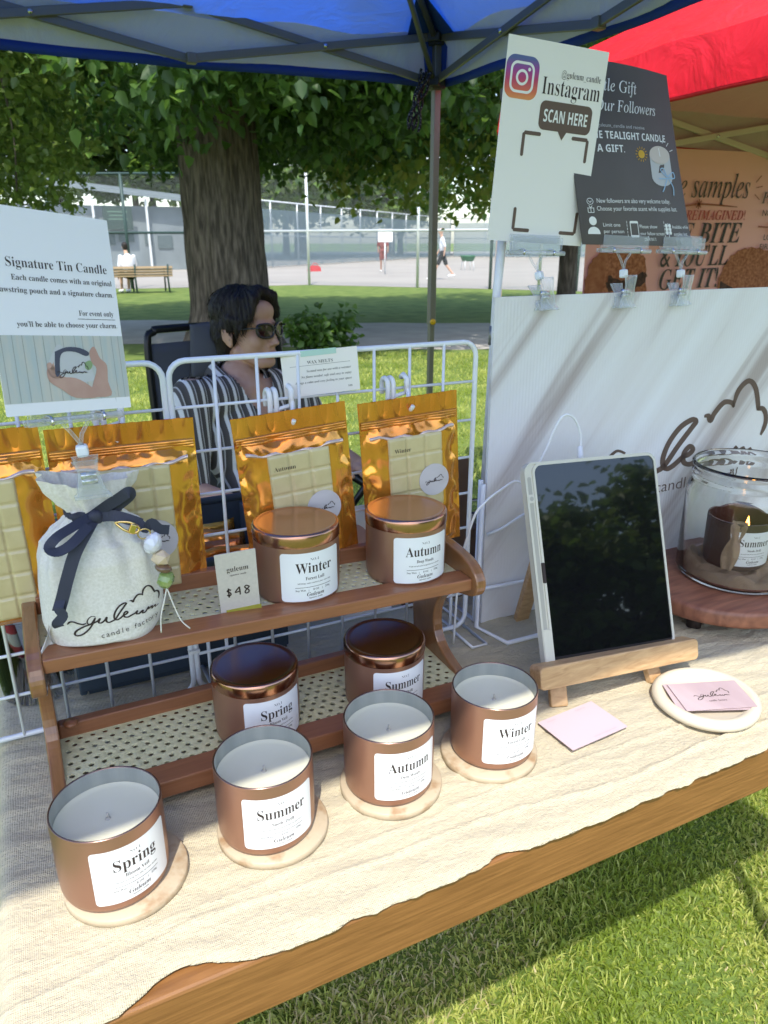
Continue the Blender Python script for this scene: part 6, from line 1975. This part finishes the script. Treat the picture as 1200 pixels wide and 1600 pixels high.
def fence(name, label, A, B, n, h, mats, mids, net, pr=.045, screen=None, group=None):
    A, B = Vector(A), Vector(B)
    t = thing(name, A, label, 'fence', group)
    for i in range(n+1):
        p = A.lerp(B, i/n); b = MB(); b.tube([p, p+UZ*h], pr, 8); b.build('post', mats, t)
    for z in [h]+mids:
        b = MB(); b.tube([A+UZ*z, B+UZ*z], pr*.75, 8); b.build('rail', mats, t)
    b = MB(); b.add([A+UZ*.05, B+UZ*.05, B+UZ*h, A+UZ*h], [[0, 1, 2, 3]]); b.build('chain_link', net, t)
    if screen:
        d = (B-A).normalized(); nn = Vector((d.y, -d.x, 0))*.05
        b = MB(); b.add([A+UZ*.08+nn, B+UZ*.08+nn, B+UZ*screen+nn, A+UZ*screen+nn], [[0, 1, 2, 3]]); b.build('windscreen', M['screen_net'], t)
    return t
FA, FB = Vector((8.62, 23.1, 0)), Vector((11.07, 20.4, 0)); fd = FB-FA
fence('court_fence', 'tall galvanised chain-link fence along the front of the court', FA-fd*1.0, FB+fd*4, 6, 3.52, M['galv'], [1.62], M['net'])
fence('side_fence', 'dark green chain-link fence beyond the park bench', (-4.5, 27.5, 0), (5.2, 22.6, 0), 5, 3.1, M['green_steel'], [1.55], M['net'])
fence('low_fence', 'dark green posts and rail at the right end of the court', (12.67, 18.9, 0), (17.5, 13.2, 0), 3, 1.9, M['green_steel'], [], M['net'])
fence('windscreen_fence', 'long fence with blue-grey windscreens across the far side of the court', (8.5, 36.0, 0), (37, 62, 0), 13, 3.3, M['galv'], [1.6], M['net_far'], .05, 2.9)
fence('end_fence', 'far end fence of the court behind the walking man', (37.2, 61.6, 0), (52, 44, 0), 8, 3.3, M['galv'], [1.6], M['net_far'], .05, 2.9)

# ------------------------------------------------------------------ pavilion at the left
pv = thing('pavilion', (4.5, 39, 0), 'pale park pavilion with a sloping metal roof and dark notice panel', 'building')
M['pale_wall'] = mat('pale_wall', (.20, .235, .25), .8, col2=(.16, .19, .205), nscale=1.)
M['metal_roof'] = mat('ribbed_metal_roof', (.20, .235, .25), .4, .2, bump=.5, bscale=2, bstretch=(8, .1, 1), bdist=.05)
b = MB(); b.box((4.2, 41, 1.45), (8.4, 3.6, 2.9)); b.build('wall', M['pale_wall'], pv)
b = MB(); b.add([(-.6, 38.6, 3.95), (8.9, 38.6, 3.05), (8.9, 43.4, 3.55), (-.6, 43.4, 4.45), (-.6, 38.6, 4.10), (8.9, 38.6, 3.20), (8.9, 43.4, 3.70), (-.6, 43.4, 4.60)],
                [[3, 2, 1, 0], [4, 5, 6, 7], [0, 1, 5, 4], [1, 2, 6, 5], [2, 3, 7, 6], [3, 0, 4, 7]]); b.build('roof', M['metal_roof'], pv)
for x in (1.2, 4.0, 6.4, 8.3):
    b = MB(); b.box((x, 38.85, 1.6), (.10, .10, 3.2)); b.build('column', M['galv'], pv)
b = MB(); b.box((5.05, 38.72, 2.35), (1.30, .06, 1.0)); pn = b.build('notice_panel', mat('dark_green_panel', (.035, .06, .055), .5), pv)
b = MB()
for k, w__ in enumerate((.9, .75, .85)): b.box((5.05, 38.685, 2.62-k*.16), (w__, .01, .05))
b.build('faded_lines', mat('faded_panel_lines', (.12, .20, .15), .6), pn)
for x, z, w__, h__ in ((4.6, 1.45, .55, .55), (5.4, 1.5, .7, .4), (6.4, 1.45, .32, .55), (7.2, 1.3, .7, .6), (2.6, 1.5, .8, .6)):
    b = MB(); b.box((x, 39.17, z), (w__, .05, h__)); b.build('window', mat('dim_window', (.10, .13, .14), .15) if 'dimw' not in M else M['dimw'], pv)
    M['dimw'] = bpy.data.materials['dim_window']

# ------------------------------------------------------------------ bench
bn = thing('park_bench', (3.05, 21.35, 0), 'wooden slatted park bench with dark cast legs facing the court', 'bench')
M['bench_wood'] = mat('weathered_bench_wood', (.42, .31, .20), .7, col2=(.36, .26, .16), nscale=6, stretch=(1, 8, 8))
b = MB()
for k in range(4): b.box((3.05, 21.32-.02*k, .46+.0+.068*k), (1.95, .03, .056), Matrix.Rotation(rad(-12), 3, 'X'))
b.build('backrest', M['bench_wood'], bn)
b = MB()
for k in range(4): b.box((3.05, 21.42+.1*k, .435), (1.95, .085, .03))
b.build('seat', M['bench_wood'], bn)
for x in (2.2, 3.05, 3.9):
    b = MB(); b.tube([(x, 21.22, .74), (x, 21.34, .42), (x, 21.24, .02)], .025, 8); b.tube([(x, 21.36, .41), (x, 21.80, .41), (x, 21.84, .02)], .022, 8); b.tube(smooth2([(x, 21.30, .60), (x, 21.60, .64), (x, 21.82, .62), (x, 21.84, .42)], 4), .018, 8)
    b.build('leg', M['green_steel'], bn)

# ------------------------------------------------------------------ things on the court
sp = thing('scoreboard', (14.4, 29.4, 0), 'square white panel on a post on the court', 'panel')
b = MB(); b.box((14.5, 29.6, 1.55), (.62, .04, .52), Matrix.Rotation(rad(-28), 3, 'Z'), bev=.03); b.build('board', M['white_print'], sp)
b = MB(); b.tube([(14.5, 29.64, 0), (14.5, 29.64, 1.5)], .03, 8); b.build('post', M['galv'], sp)
bc = thing('ball_cart', (20.3, 32.3, 0), 'green tennis ball cart on thin legs behind the walking man', 'cart')
M['green_plastic'] = mat('green_plastic', (.03, .13, .06), .5)
b = MB(); b.grid(lambda u, v: (20.3+(.26+.12*v)*math.cos(u*6.283)*1.0, 32.3+(.26+.12*v)*math.sin(u*6.283), .42+.26*v), 20, 4, wrapu=True); b.build('basket', M['green_plastic'], bc, solid=.02)
for k in range(4):
    a = k*math.pi/2+.6; b = MB(); b.tube([(20.3+.28*math.cos(a), 32.3+.28*math.sin(a), .45), (20.3+.36*math.cos(a), 32.3+.36*math.sin(a), .0)], .018, 6); b.build('leg', M['galv'], bc)
b = MB()
b.grid(lambda u, v: (12.95+.30*(u-.5)*2*(1-.25*v*v), 34.0+.13*math.cos(u*3.14)*(1-.4*v), .01+.26*math.sin(v*math.pi/2)*(1-.15*(2*u-1)**2)), 16, 8)
b.grid(lambda u, v: (12.95+.30*(u-.5)*2*(1-.25*v*v), 34.0-.13-.02*math.sin(u*3.14), .01+.26*v*(1-.15*(2*u-1)**2)), 16, 8)
b.tube(smooth2([(12.8, 33.9, .24), (12.88, 33.88, .36), (13.02, 33.88, .36), (13.1, 33.9, .24)], 4), .015, 6)
o = b.build('sports_bag', mat('red_bag', (.50, .04, .05), .6)); tag(o, 'red sports bag lying on the court', 'bag')
bm = bmesh.new(); bmesh.ops.create_icosphere(bm, subdivisions=2, radius=.055)
b = MB(); b.bm(bm, None, (6.05, 24.9, .06), 0, True); o = b.build('tennis_ball', mat('tennis_yellow', (.62, .66, .08), .9)); tag(o, 'yellow tennis ball lying near the court edge', 'ball')
